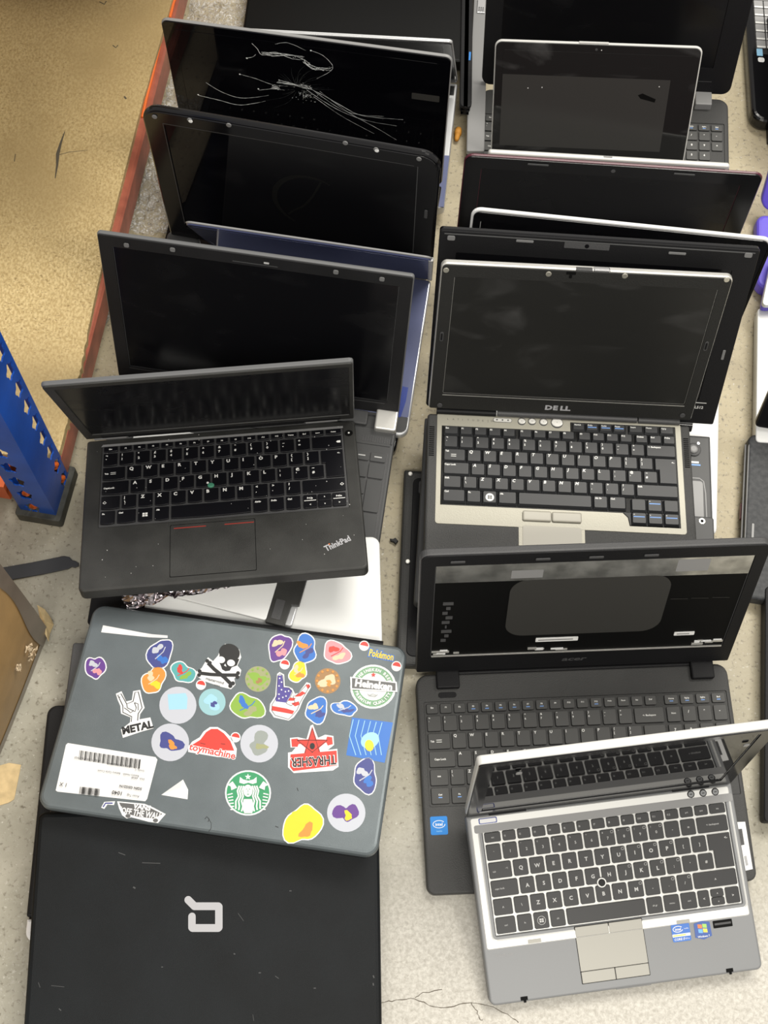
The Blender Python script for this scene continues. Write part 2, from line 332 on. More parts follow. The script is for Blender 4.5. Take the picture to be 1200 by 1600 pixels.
def legend(mb, s, x0, x1, y0, y1, z, style, m=1):
    w, h = x1 - x0, y1 - y0; cx, cy = (x0 + x1) / 2, (y0 + y1) / 2
    if s in ('', None): return
    if s == 'WIN':
        r = min(w, h) * .24
        if style in ('hp', 'dell'):
            if style == 'dell': flat(mb, disc(cx, cy + .5, r * 1.25, 20), z, m)
            else: stroke(mb, disc(cx, cy, r * 1.15, 20) + [(cx + r * 1.15, cy)], .45, z, m)
        mm = 0 if style == 'dell' else m; q = r * (.75 if style in ('hp', 'dell') else .95)
        ox, oy = (cx, cy + .5) if style == 'dell' else (cx, cy)
        for sx in (-1, 1):
            for sy in (-1, 1):
                a, b = ox + sx * q * .08, ox + sx * q * .8; c, d = oy + sy * q * .08, oy + sy * q * .7
                P = [(min(a, b), min(c, d)), (max(a, b), min(c, d)), (max(a, b), max(c, d)), (min(a, b), max(c, d))]; flat(mb, P, z + .03, mm)
        return
    if s == 'Backspace' and style == 'tp':
        flat(mb, [(x1 - 7, cy), (x1 - 5.2, cy - 1.6), (x1 - 1.6, cy - 1.6), (x1 - 1.6, cy + 1.6), (x1 - 5.2, cy + 1.6)], z, m); return
    if s == 'Shift' and style == 'tp':
        ax = x0 + 4 if w < 30 else x1 - 4
        stroke(mb, [(ax - 2, cy), (ax, cy + 2), (ax + 2, cy), (ax, cy - 1.6), (ax - 2, cy)], .8, z, m); return
    single = len(s) == 1
    if style == 'hp':
        if single and s.isalpha() and s.isupper(): text(mb, s, cx, cy, 5.8, z, m, align='C', bold=.03)
        elif single and s.isdigit():
            text(mb, s, cx, cy - .4, 4.4, z, m, align='C', bold=.01); text(mb, {'1': '!', '2': '"', '3': '£', '4': '$', '5': '%', '6': '^', '7': '&', '8': '*', '9': '(', '0': ')'}[s], x0 + 2, y1 - 2.6, 2.6, z, m)
        elif single: text(mb, s, cx, cy, 4.4, z, m, align='C', bold=.01)
        elif s[0] == 'F' and len(s) > 1 and s[1:].isdigit(): text(mb, s.lower(), x0 + 1.6, cy, 3.0, z, m)
        elif s == 'Backspace': text(mb, '<- backspace', cx, cy, 2.8, z, m, align='C')
        elif s == 'CapsLock': text(mb, 'caps lock', x0 + 4, cy, 2.9, z, m)
        elif s == 'Tab': text(mb, 'tab', x0 + 4, cy - 1, 2.9, z, m); text(mb, '->|', x1 - 7, cy + 1.6, 2.6, z, m)
        elif s == 'Shift': text(mb, '^', cx, cy - 1, 5, z, m, align='C')
        else: text(mb, s.lower(), cx, cy, 2.7, z, m, align='C')
        if single and s in 'UIOPJKLM7890;./': stroke(mb, rrect(x1 - 4.2, x1 - 1.3, y1 - 4, y1 - 1.4, .5, 1) + [rrect(x1 - 4.2, x1 - 1.3, y1 - 4, y1 - 1.4, .5, 1)[0]], .3, z, m)
        return
    sz = {'dell': 5.4, 'tp': 6.2, 'acer': 4.6}[style]; bd = {'dell': .03, 'tp': .05, 'acer': .025}[style]
    ox = {'dell': 3.2, 'tp': 2.6, 'acer': 1.6}[style]; oy = {'dell': 2.8, 'tp': 3.9, 'acer': 3.0}[style]; sh = .22 if style == 'dell' else 0
    up = {'1': '!', '2': '"', '3': '£', '4': '$', '5': '%', '6': '^', '7': '&', '8': '*', '9': '(', '0': ')', '-': '_', '=': '+', '[': '{', ']': '}', ';': ':', "'": '@', '#': '~', ',': '<', '.': '>', '/': '?', '\\': '|', '`': '¬'}
    if single and h > 10 and s in up and not (style == 'acer' and x0 > 100):
        k = .74; text(mb, up[s], x0 + ox, y1 - oy + .6, sz * k, z, m, bold=bd); text(mb, s, x0 + ox, y1 - oy - sz * .95, sz * k, z, m, bold=bd)
    elif single: text(mb, s, x0 + ox + (w * .3 if style == 'acer' and x0 > 100 else 0), y1 - oy - (3.5 if style == 'acer' and x0 > 100 else 0), sz, z, m, bold=bd, shear=sh)
    elif s == 'Backspace': text(mb, '<- Backspace', cx if style == 'acer' else x0 + 3, cy if style == 'acer' else y1 - oy, 3, z, m, bold=bd, align='C' if style == 'acer' else 'L')
    elif s == 'CapsLock': text(mb, 'CapsLock' if style == 'tp' else 'Caps Lock', x0 + (2 if style != 'acer' else 6), cy if style != 'dell' else y1 - oy, 3.2, z, m, bold=bd)
    elif s == 'Tab': text(mb, 'Tab', x0 + 2.4, cy if style != 'dell' else y1 - oy, 3, z, m, bold=bd); stroke(mb, [(x0 + 9.5, cy + 1.4), (x0 + 16, cy + 1.4)], .7, z, m); stroke(mb, [(x0 + 9.5, cy - 1), (x0 + 16, cy - 1)], .7, z, m)
    elif s == 'ENTER': pass
    elif h < 10 or style == 'acer' and len(s) > 1:
        text(mb, s, x0 + w * .5, cy + (1.2 if style == 'acer' else 0), 2.7 if len(s) < 5 else 2.3, z, m, align='C', bold=bd)
        if style == 'acer' and s in ('F3', 'F4', 'F5', 'F6', 'F7', 'F8', 'F12', 'Home', 'PgUp', 'PgDn', 'End', 'Fn', 'Ctrl'): stroke(mb, [(cx - 2.2, cy - 2), (cx + 2.2, cy - 2)], 1.1, z, 2)
    else: text(mb, s, x0 + ox - .8, y1 - oy, 3.1, z, m, bold=bd)
def keyboard(parent, x0, x1, y1, y0, frow, kind, style, km, lm, zk0, zk1, gap, merged=False, only=None, skip=None, name='keyboard'):
    """tray object plus one key object per key; x0..x1, y1 top, y0 bottom in mm on the base"""
    rows = keyrows(kind); tot = 15 if kind != 'acer' else 19.03
    tray = MB(); flat(tray, rrect(x0 - 1, x1 + 1, y0 - 1, y1 + 1, 2, 2), zk0 + .05, 0)
    kb = tray.build(name, [{'hp': 'hpbright', 'tp': 'charcoal', 'acer': 'charcoal2'}.get(style, 'wellblack')] if not merged else ['wellblack', km, lm, 'legendblue'], parent)
    mm = MB(); ph = (y1 - y0 - frow) / 5; y = y1
    mats = [km, lm, 'legendblue', 'wellblack']
    def emit(parts, lab):
        mb = mm if merged else MB()
        for fn in parts: fn(mb)
        if not merged: mb.build('key', mats, kb)
    for ri, row in enumerate(rows):
        h = frow if ri == 0 else ph; u = (x1 - x0) / tot; s = sum(w for _, w in row); k = tot / s; x = x0
        for lab, w in row:
            ww = w * u * k; xa, xb, ya, yb = x + gap / 2, x + ww - gap / 2, y - h + gap / 2, y - gap / 2; x += ww
            if lab is None: continue
            if only and not only(xa, ya, ri): continue
            if skip and skip(xa, xb, ya, yb): continue
            if lab == 'ENTER' and not (kind == 'acer'):
                u2 = u; P = [(xb, yb), (xa, yb), (xa, ya + 0), (xa + .25 * u2, ya), (xa + .25 * u2, ya - h + 0), (xb, ya - h)]
                def fn(mb, P=P, xa=xa, xb=xb, ya=ya, yb=yb):
                    if style == 'dell':
                        Q = [(P[0][0] - 1.6, P[0][1] - .5), (P[1][0] + 1.6, P[1][1] - .5), (P[2][0] + 1.6, P[2][1] + 2.4), (P[3][0] + 1.6, P[3][1] + 2.4), (P[4][0] + 1.6, P[4][1] + 2.6), (P[5][0] - 1.6, P[5][1] + 2.6)]
                        loops(mb, [[(a, b, zk0) for a, b in P], [(a, b, zk0 + .9) for a, b in P], [(a, b, zk1) for a, b in Q]], 0 if not merged else 1)
                    else: slab(mb, P, zk0, zk1, .4, 0, 0)
                    zx = xa + 7; text(mb, '<-', xb - 5, yb - 5, 4, zk1 + .05, 1, align='C', bold=.02)
                emit([fn], lab); continue
            if lab == 'UPDN':
                mid = (ya + yb) / 2
                emit([lambda mb, a=xa, b=xb, c=mid + .3, d=yb: (keycap(mb, a, b, c, d, zk0, zk1, style), text(mb, '^', (a + b) / 2, (c + d) / 2 - 1, 4, zk1 + .05, 1, align='C'))], lab)
                emit([lambda mb, a=xa, b=xb, c=ya, d=mid - .3: (keycap(mb, a, b, c, d, zk0, zk1, style), text(mb, 'v', (a + b) / 2, (c + d) / 2, 3.4, zk1 + .05, 1, align='C'))], lab)
                continue
            if lab == 'ARROWS':
                w3 = (xb - xa) / 3; mid = (ya + yb) / 2
                for q in range(3):
                    for (c, d, t) in ((mid + .2, yb, ('PgUp', '^', 'PgDn')[q]), (ya, mid - .2, ('<', 'v', '>')[q])):
                        a, b = xa + q * w3 + .6, xa + (q + 1) * w3 - .6
                        def fn(mb, a=a, b=b, c=c, d=d, t=t, q=q):
                            keycap(mb, a, b, c, d, zk0, zk1, 'plain'); text(mb, t, (a + b) / 2, (c + d) / 2, 3.2, zk1 + .05, 1, align='C', bold=.04)
                            if len(t) > 1: stroke(mb, [(a + 1, c + .9), (b - 1, c + .9)], .9, zk1 + .05, 1)
                        emit([fn], t)
                continue
            if merged:
                slab(mm, rrect(xa, xb, ya, yb, .8, 1), zk0, zk1, .3, 1, 0)
                if len(lab) == 1: text(mm, lab, (xa + xb) / 2 - 3, (ya + yb) / 2 + 2, 4, zk1 + .05, 2, align='C', bold=.02)
                continue
            emit([lambda mb, a=xa, b=xb, c=ya, d=yb, l=lab: (keycap(mb, a, b, c, d, zk0, zk1, style), legend(mb, l, *((a, b, c, d)), zk1 + .05, style))], lab)
        y -= h
    if merged:
        o = mm.build('keys', ['wellblack', km, lm, 'legendblue'], kb)
    return kb

# ---------------------------------------------------------------- laptops
def lid_build(n, root, tl, r, rimm, bezm, scrm, open_rect, screen_z=-1.2, bez_in=1.0, r_in=2, v0=3, openm=None, l=None, w=None, bev=2, seg=6):
    """lid shell (rim colour) > bezel, screen ; open_rect = (x0, x1, v0, v1) of the display opening"""
    w = w or SOL[n][7]; l = l or SOL[n][9]
    rt = r if isinstance(r, tuple) else (r, r, 3, 3)
    mb = MB(); slab(mb, rrect(-w / 2, w / 2, v0, l, rt, seg), -tl, -1.0, bev)
    lid = mb.build('lid', rimm, root, lidm(n))
    mb = MB(); o = rrect(-w / 2 + bez_in, w / 2 - bez_in, v0 + bez_in, l - bez_in, tuple(max(1, q - bez_in) for q in rt), seg)
    shell(mb, o, rrect(*open_rect, r_in, seg), -1.6, .6, .6, floor=screen_z, slope=.3)
    mb.build('bezel', bezm, lid)
    if scrm:
        mb = MB(); x0, x1, a, b = open_rect; slab(mb, rrect(x0 + .6, x1 - .6, a + .6, b - .6, max(.5, r_in - .6), seg), screen_z - .2, screen_z + .3, .1)
        mb.build('screen', scrm, lid)
    return lid
def base_build(n, root, t, r, m, well=None, floor=-2, slope=1, wm=None, y1=0, bev=3, rb=2, name='base', seg=6, zt=0, w=None, d=None):
    w = w or SOL[n][7]; d = d or SOL[n][8]; rt = r if isinstance(r, tuple) else (2, 2, r, r)
    mb = MB(); o = rrect(-w / 2, w / 2, -d, y1, rt, seg)
    if well: shell(mb, o, rrect(*well, rb, seg), -t, zt, bev, floor=floor, slope=slope, mf=1 if wm else 0)
    else: slab(mb, o, -t, zt, bev)
    return mb.build(name, [m] + ([wm] if wm else []), root)
def bumper(lid, x, v, w=5, h=3, m='rubbergray', name='bumper', rot=0):
    mb = MB(); slab(mb, rrect(-w / 2, w / 2, -h / 2, h / 2, min(w, h) * .3, 3), 0, 1.4, .5)
    return mb.build(name, m, lid, Matrix.Translation((x * .001, v * .001, .0006)))
def strokepart(parent, name, m, pts, w, z=.75):
    mb = MB(); stroke(mb, pts, w, z); return mb.build(name, m, parent)
def hinge(root, x0, x1, r=4.5, m='black', y=2, z=0, name='hinge'):
    mb = MB(); tube(mb, [(x0, y, z), (x0 + .5, y, z), (x1 - .5, y, z), (x1, y, z)], r, 12)
    return mb.build(name, m, root)

# =================================================================== SETTING
def floor():
    m = bpy.data.materials.new('stained_concrete'); m.use_nodes = True; nt = m.node_tree; b = nt.nodes['Principled BSDF']; N = nt.nodes.new; Lk = nt.links.new
    tc = N('ShaderNodeTexCoord')
    def noise(sc, det, dist=0, rough=.6):
        n = N('ShaderNodeTexNoise'); n.inputs['Scale'].default_value = sc; n.inputs['Detail'].default_value = det; n.inputs['Distortion'].default_value = dist; n.inputs['Roughness'].default_value = rough
        Lk(tc.outputs['Object'], n.inputs['Vector']); return n
    def rng(src, a, c):
        r = N('ShaderNodeMapRange'); r.inputs['From Min'].default_value = a; r.inputs['From Max'].default_value = c; Lk(src, r.inputs['Value']); return r.outputs[0]
    def mix(fac, A, B):
        x = N('ShaderNodeMix'); x.data_type = 'RGBA'; Lk(fac, x.inputs['Factor'])
        for k, v in (('A', A), ('B', B)):
            if isinstance(v, tuple): x.inputs[k].default_value = (*v, 1)
            else: Lk(v, x.inputs[k])
        return x.outputs['Result']
    warm = mix(rng(noise(11, 8).outputs['Fac'], .35, .65), (.50, .435, .29), (.40, .34, .225))
    cool = mix(rng(noise(16, 8, .8).outputs['Fac'], .35, .65), (.42, .40, .33), (.33, .315, .255))
    sp = N('ShaderNodeSeparateXYZ'); Lk(tc.outputs['Object'], sp.inputs[0])
    pos = N('ShaderNodeMath'); pos.operation = 'MULTIPLY_ADD'; pos.inputs[1].default_value = .35; Lk(sp.outputs['X'], pos.inputs[0]); Lk(sp.outputs['Y'], pos.inputs[2])
    big = noise(3, 3); ad = N('ShaderNodeMath'); ad.operation = 'ADD'; Lk(pos.outputs[0], ad.inputs[0]); Lk(big.outputs['Fac'], ad.inputs[1])
    c = mix(rng(ad.outputs[0], .75, 1.25), cool, warm)
    c = mix(rng(noise(170, 4, .3).outputs['Fac'], .56, .72), c, (.17, .15, .11))
    c = mix(rng(noise(230, 3).outputs['Fac'], .62, .75), c, (.62, .6, .54))
    fl = rng(noise(70, 6, 1.5, .7).outputs['Fac'], .55, .7)                     # pale flaky patches near the front
    fy = rng(sp.outputs['Y'], .22, .0); fm = N('ShaderNodeMath'); fm.operation = 'MULTIPLY'; Lk(fl, fm.inputs[0]); Lk(fy, fm.inputs[1])
    c = mix(fm.outputs[0], c, (.50, .48, .43))
    cx_ = N('ShaderNodeMath'); cx_.operation = 'MULTIPLY'; Lk(rng(sp.outputs['X'], -.06, .06), cx_.inputs[0]); Lk(rng(sp.outputs['Y'], .26, .12), cx_.inputs[1])
    c = mix(cx_.outputs[0], c, mix(rng(noise(210, 8, .4, .75).outputs['Fac'], .38, .66), (.64, .615, .555), (.40, .375, .325)))
    Lk(c, b.inputs['Base Color']); b.inputs['Roughness'].default_value = .5
    bp = N('ShaderNodeBump'); bp.inputs['Strength'].default_value = .25; bp.inputs['Distance'].default_value = .002
    Lk(noise(90, 6, .5).outputs['Fac'], bp.inputs['Height']); Lk(bp.outputs['Normal'], b.inputs['Normal'])
    mb = MB(); mb.add([(-3000, -2500, 0), (3000, -2500, 0), (3000, 5000, 0), (-3000, 5000, 0)], [[0, 1, 2, 3]])
    setting(mb.build('floor', m))
    # hairline crack
    mb = MB(); random.seed(3)
    for pts in ([(594, 1567), (620, 1563), (648, 1560), (676, 1574), (700, 1573), (735, 1567), (770, 1572), (800, 1590), (812, 1600)], [(735, 1567), (745, 1580), (748, 1590), (756, 1597)], [(648, 1560), (660, 1552), (700, 1545)]):
        q = []
        for (a, b2), (c2, d2) in zip(pts, pts[1:]):
            for i in range(4): q.append(gnd(a + (c2 - a) * i / 4 + random.uniform(-1.5, 1.5), b2 + (d2 - b2) * i / 4 + random.uniform(-1.5, 1.5)))
        stroke(mb, q, [random.uniform(.4, 1.0) for _ in q], .3)
    M['crackink'] = mat('floor_crack', (.12, .10, .075), .9); o = mb.build('floor_crack', 'crackink'); setting(o); o.name = 'trim_1'
floor()

# =================================================================== RACK, BOARD, BOX
def rack():
    rot = Matrix.Rotation(R(-5), 4, 'Z')
    root = thing('storage_rack', 'blue slotted rack upright with rust red beams beside the laptops', 'rack', Matrix.Translation((-.4075, .640, 0)) @ rot)
    # right-hand beam along local +y (x from -60 to 0)
    mb = MB(); P = [(-58, 40), (-2, 40), (0, 38), (0, 66), (-5, 69), (-26, 69), (-26, 60), (-58, 60)]
    P = [(-58, 25), (0, 25), (0, 66), (-3, 69), (-24, 69), (-24, 59), (-58, 59)]
    Ls = [[(x, y, z) for x, z in P] for y in (-8, 1600)]; loops(mb, [Ls[1], Ls[0]])
    b = mb.build('beam', 'beam', root, Matrix.Rotation(R(2.0), 4, 'Z')); b['label'] = 'long rust red beam along the board'
    # short front beam along -x
    mb = MB(); Ls = [[(x, y, z) for y, z in [(0, 20), (40, 20), (40, 58), (0, 58)]] for x in (-900, -62)]; loops(mb, Ls)
    b = mb.build('beam', 'orange', root, Matrix.Translation((0, -.055, 0))); b['label'] = 'short orange front beam behind the upright'
    # upright: angle profile with star slots
    M['blueface'] = M['blue']
    def starcell(mb, frame, s0, s1, c0, c1, holed, cx, zc, th=1.8):
        """one storey of a perforated wall; frame(s, z, depth) -> xyz"""
        if not holed:
            A = [frame(s0, c0, 0), frame(s1, c0, 0), frame(s1, c1, 0), frame(s0, c1, 0)]; B = [frame(s0, c0, th), frame(s1, c0, th), frame(s1, c1, th), frame(s0, c1, th)]
            mb.add(A, [[0, 1, 2, 3]]); mb.add(B, [[3, 2, 1, 0]]); mb.add([A[0], A[3], B[3], B[0]], [[0, 1, 2, 3]]); mb.add([A[1], A[2], B[2], B[1]], [[3, 2, 1, 0]]); return
        angs = sorted([2 * math.pi * i / 30 for i in range(30)] + [math.atan2(z - zc, s - cx) % (2 * math.pi) for s in (s0, s1) for z in (c0, c1)])
        out = []; inn = []
        for a in angs:
            ca, sa = math.cos(a), math.sin(a); t = 1e9
            if ca > 1e-9: t = min(t, (s1 - cx) / ca)
            if ca < -1e-9: t = min(t, (s0 - cx) / ca)
            if sa > 1e-9: t = min(t, (c1 - zc) / sa)
            if sa < -1e-9: t = min(t, (c0 - zc) / sa)
            out.append((cx + ca * t, zc + sa * t)); rr = 9.2 + 1.5 * math.cos(5 * (a - math.pi / 2)); inn.append((cx + rr * ca * .95, zc + rr * sa * 1.35))
        n = len(angs)
        for dth, flip in ((0, False), (th, True)):
            vs = [frame(s, z, dth) for s, z in out] + [frame(s, z, dth) for s, z in inn]
            mb.add(vs, [[i, (i + 1) % n, n + (i + 1) % n, n + i] for i in range(n)])
        vs = [frame(s, z, 0) for s, z in inn] + [frame(s, z, th) for s, z in inn]; mb.add(vs, [[i, (i + 1) % n, n + (i + 1) % n, n + i] for i in range(n)])
    mb = MB()
    FR = lambda s, z, d: (-d, s, z)              # face looking +x, s along y (-66..0)
    FF = lambda s, z, d: (s, -66 + d, z)         # face looking -y, s along x (-46..0)
    z = 6; pitch = 40
    for (F, a, b2, cx) in ((FR, -66, -6, -20), (FF, -46, 0, -28)):
        starcell(mb, F, a, b2, 2, 12, False, 0, 0)
        for k in range(27): starcell(mb, F, a, b2, 12 + k * pitch, 12 + (k + 1) * pitch, True, cx, 12 + (k + .5) * pitch)
    up = mb.build('upright', 'blue', root); up['label'] = 'blue perforated steel upright'
    # return flanges
    mb = MB(); box(mb, -46, -44.2, -64, -46, 4, 1090, .3); box(mb, -10, -1, -7.5, -5.8, 4, 1090, .3); mb.build('flange', 'blue', up)
    for k in range(2):
        for (mt, nm) in ((Matrix.Translation((-.004, -.020, .032 + .040 * k)), 'a'), (Matrix.Translation((-.028, -.061, .032 + .040 * k)), 'b')):
            mb = MB(); tube(mb, [(0, 0, -6), (0, 0, -2), (3 if nm == 'a' else 0, 0 if nm == 'a' else -3, 3), (0, 0, 6)], 4, 8); mb.build('beam_hook', 'orangeline', root, mt)
    inv = (Matrix.Translation((-.4075, .640, 0)) @ rot).inverted()
    for seg in (((296, -60), (268, 2), (262, 26)), ((247, 66), (236, 112), (226, 150), (219, 182))):
        mb = MB(); pts = [Vector((*[q * .001 for q in gnd(x + 3.0, y, 72)], .070)) for x, y in seg]; tube(mb, [tuple(inv @ p * 1000) for p in pts], 2.2, 8); mb.build('beam_edge', 'orangeline', root)
    # upper shelf level, unseen, placed to shade the chipboard's far corner
    mb = MB(); box(mb, -800, 60, 435, 1600, 400, 418, 1); u = mb.build('unseen_upper_shelf', 'card', root)
    # plastic foot
    mb = MB(); slab(mb, rrect(-52, 7, -74, 4, 4, 3), 0, 20, 1.5); ft = mb.build('foot', 'foot', root); ft['label'] = 'scuffed dark plastic foot cap'
    return root
rack()
def board():
    m = bpy.data.materials.new('chipboard'); m.use_nodes = True; nt = m.node_tree; b = nt.nodes['Principled BSDF']; N = nt.nodes.new; Lk = nt.links.new; tc = N('ShaderNodeTexCoord')
    def noise(sc, det, st=(1, 1, 1)):
        mp = N('ShaderNodeMapping'); mp.inputs['Scale'].default_value = st; mp.inputs['Rotation'].default_value = (0, 0, .6); Lk(tc.outputs['Object'], mp.inputs[0])
        n = N('ShaderNodeTexNoise'); n.inputs['Scale'].default_value = sc; n.inputs['Detail'].default_value = det; Lk(mp.outputs[0], n.inputs['Vector']); return n.outputs['Fac']
    def mix(f, a, c, A, B):
        r = N('ShaderNodeMapRange'); r.inputs['From Min'].default_value = a; r.inputs['From Max'].default_value = c; Lk(f, r.inputs['Value'])
        x = N('ShaderNodeMix'); x.data_type = 'RGBA'; Lk(r.outputs[0], x.inputs['Factor'])
        for k, v in (('A', A), ('B', B)):
            if isinstance(v, tuple): x.inputs[k].default_value = (*v, 1)
            else: Lk(v, x.inputs[k])
        return x.outputs['Result']
    c = mix(noise(340, 6, (1, .6, 1)), .38, .62, (.46, .33, .14), (.70, .55, .285))
    c = mix(noise(460, 3, (.6, 1, 1)), .58, .72, c, (.23, .15, .055))
    c = mix(noise(4, 4), .4, .75, c, (.40, .29, .13))
    Lk(c, b.inputs['Base Color']); b.inputs['Roughness'].default_value = .6
    bp = N('ShaderNodeBump'); bp.inputs['Strength'].default_value = .35; bp.inputs['Distance'].default_value = .0012; Lk(noise(260, 5), bp.inputs['Height']); Lk(bp.outputs['Normal'], b.inputs['Normal'])
    random.seed(5)
    edge = [gnd(x, y, 80) for x, y in ((93, 703), (104, 660), (114, 618), (127, 573), (136, 520), (168, 372), (196, 262), (218, 175), (268, 0), (292, -80))]
    P = []
    for (a, b2), (c2, d) in zip(edge, edge[1:]):
        for i in range(8): P.append((a + (c2 - a) * i / 8 + random.uniform(-.25, .25) * (4 if b2 < 800 and b2 > 660 else 1), b2 + (d - b2) * i / 8))
    P.append(edge[-1])
    P += [(-1150, P[-1][1] + 40), (-1190, 630), (-428, 626), (-417, 625), (-411, 629)]
    mb = MB(); slab(mb, P, 60, 79, .8)
    o = mb.build('chipboard_shelf', m); tag(o, 'tan chipboard shelf panel with chipped edge lying on the red beams', 'board')
    mb = MB()                                                   # scuff marks
    for pts, w in (([(101, 205), (95, 222), (90, 240), (89, 258), (86, 278)], [1, 3, 5, 3, 1]), ([(93, 241), (108, 237), (137, 234)], [1, .8, .6]), ([(155, 2), (163, 6), (166, 1)], 1.6), ([(176, 70), (181, 74), (184, 70)], 1.6), ([(194, 150), (197, 154)], 2.5), ([(24, 240), (22, 252)], 1)):
        stroke(mb, [gnd(x, y, 80) for x, y in pts], w, 79.25)
    M['scuff'] = mat('dark_scuff', (.09, .075, .05), .8); mb.build('scuff_mark', 'scuff', o)
board()

def carton():
    c1 = gnd(76, 985); c2 = gnd(0, 1176); d = Vector((c2[0] - c1[0], c2[1] - c1[1])).normalized(); ang = math.atan2(d.y, d.x)
    # local frame: +x along the visible face (away from corner), +y into the box (to the left)
    mt = Matrix.Translation((c1[0] * .001, c1[1] * .001, 0)) @ Matrix.Rotation(ang, 4, 'Z')
    root = thing('cardboard_box', 'brown cardboard box sealed with brown parcel tape beside the closed laptops', 'box', mt)
    mb = MB(); nx, nz = 24, 20; W_, Hh, Dp = 420, 330, 380
    # local y negative = into the box (left side of image)
    def P(u, v):   # bulging front wall
        return (u * W_, 9 * math.sin(math.pi * min(1, u * 1.1)) * math.sin(math.pi * v) + 1.2 * math.sin(7 * u + 5 * v), v * Hh)
    vs = [P(i / nx, j / nz) for j in range(nz + 1) for i in range(nx + 1)]
    mb.add(vs, [[j * (nx + 1) + i, j * (nx + 1) + i + 1, (j + 1) * (nx + 1) + i + 1, (j + 1) * (nx + 1) + i] for j in range(nz) for i in range(nx)], 0, True)
    a = [P(0, j / nz) for j in range(nz + 1)]; q = [(x, y - Dp, z) for x, y, z in a]
    mb.add(a + q, [[j, j + 1, nz + 2 + j, nz + 1 + j] for j in range(nz)], 0)
    a = [P(1, j / nz) for j in range(nz + 1)]; q = [(x, y - Dp, z) for x, y, z in a]
    mb.add(a + q, [[j, j + 1, nz + 2 + j, nz + 1 + j] for j in range(nz)], 0)
    mb.add([(0, -Dp, 0), (W_, -Dp, 0), (W_, -Dp, Hh), (0, -Dp, Hh)], [[0, 1, 2, 3]]); mb.add([(0, 0, Hh), (W_, 0, Hh), (W_, -Dp, Hh), (0, -Dp, Hh)], [[0, 1, 2, 3]])
    sg = 1 if (Matrix.Rotation(ang, 3, 'Z') @ Vector((0, 1, 0))).x > 0 else -1
    body = mb.build('box_body', 'card', root, Matrix.Scale(sg, 4, (0, 1, 0)))
    def patch(u0, u1, v0, v1, name, m, off=.8, n=14, lab=None, fn=None):
        mb = MB(); vs = []
        for j in range(n + 1):
            for i in range(n + 1):
                u = u0 + (u1 - u0) * i / n; v = v0 + (v1 - v0) * j / n
                if fn: u, v = fn(i / n, j / n)
                x, y, z = P(u, v); vs.append((x, y + off, z))
        mb.add(vs, [[j * (n + 1) + i, j * (n + 1) + i + 1, (j + 1) * (n + 1) + i + 1, (j + 1) * (n + 1) + i] for j in range(n) for i in range(n)], 0, True)
        o = mb.build(name, m, root, Matrix.Scale(sg, 4, (0, 1, 0)))
        if lab: o['label'] = lab
    patch(0, 1, 0.004, .05, 'parcel_tape', 'browntape', lab='brown tape along the bottom edge')
    patch(.0, .085, .0, 1, 'parcel_tape', 'browntape', 1.2, lab='brown tape down the corner', fn=lambda i, j: (.002 + i * (.050 + .012 * math.sin(j * 9)), j))
    # torn holes
    random.seed(2)
    for (px, py, s) in ((46, 1020, 9), (24, 1042, 6), (40, 1012, 6)):
        mb = MB(); inv = (mt @ Matrix.Scale(sg, 4, (0, 1, 0))).inverted(); o = inv @ CM.translation; dd = inv.to_3x3() @ ray(px, py); t = (.004 - o.y) / dd.y; q = (o + dd * t) * 1000
        for k in range(26):
            a = random.uniform(0, 6.28); r = random.uniform(0, s); c = Vector((q.x + r * math.cos(a), q.y + random.uniform(2, 6), q.z + r * math.sin(a) * .8))
            e = [c + Vector((random.uniform(-4, 4), random.uniform(-3, 3), random.uniform(-4, 4))) for _ in range(3)]; mb.add(e, [[0, 1, 2]])
        mb.build('torn_hole', 'torn', root, Matrix.Scale(sg, 4, (0, 1, 0)))
    # cream tape on the corner, loose flap
    mb = MB(); pts = [gnd(x, y, z) + (z,) for x, y, z in ((58, 945, 30), (70, 952, 20), (80, 966, 8), (84, 976, 6), (78, 990, 5), (76, 1003, 5), (70, 990, 14), (63, 968, 24))]
    c = Vector((sum(p[0] for p in pts) / 8, sum(p[1] for p in pts) / 8, 26)); mb.add(pts + [tuple(c)], [[i, (i + 1) % 8, 8] for i in range(8)], 0)
    o = mb.build('masking_tape', 'creamtape'); o.parent = root; o.matrix_parent_inverse = mt.inverted(); o['label'] = 'cream tape flap at the lower corner'
carton()

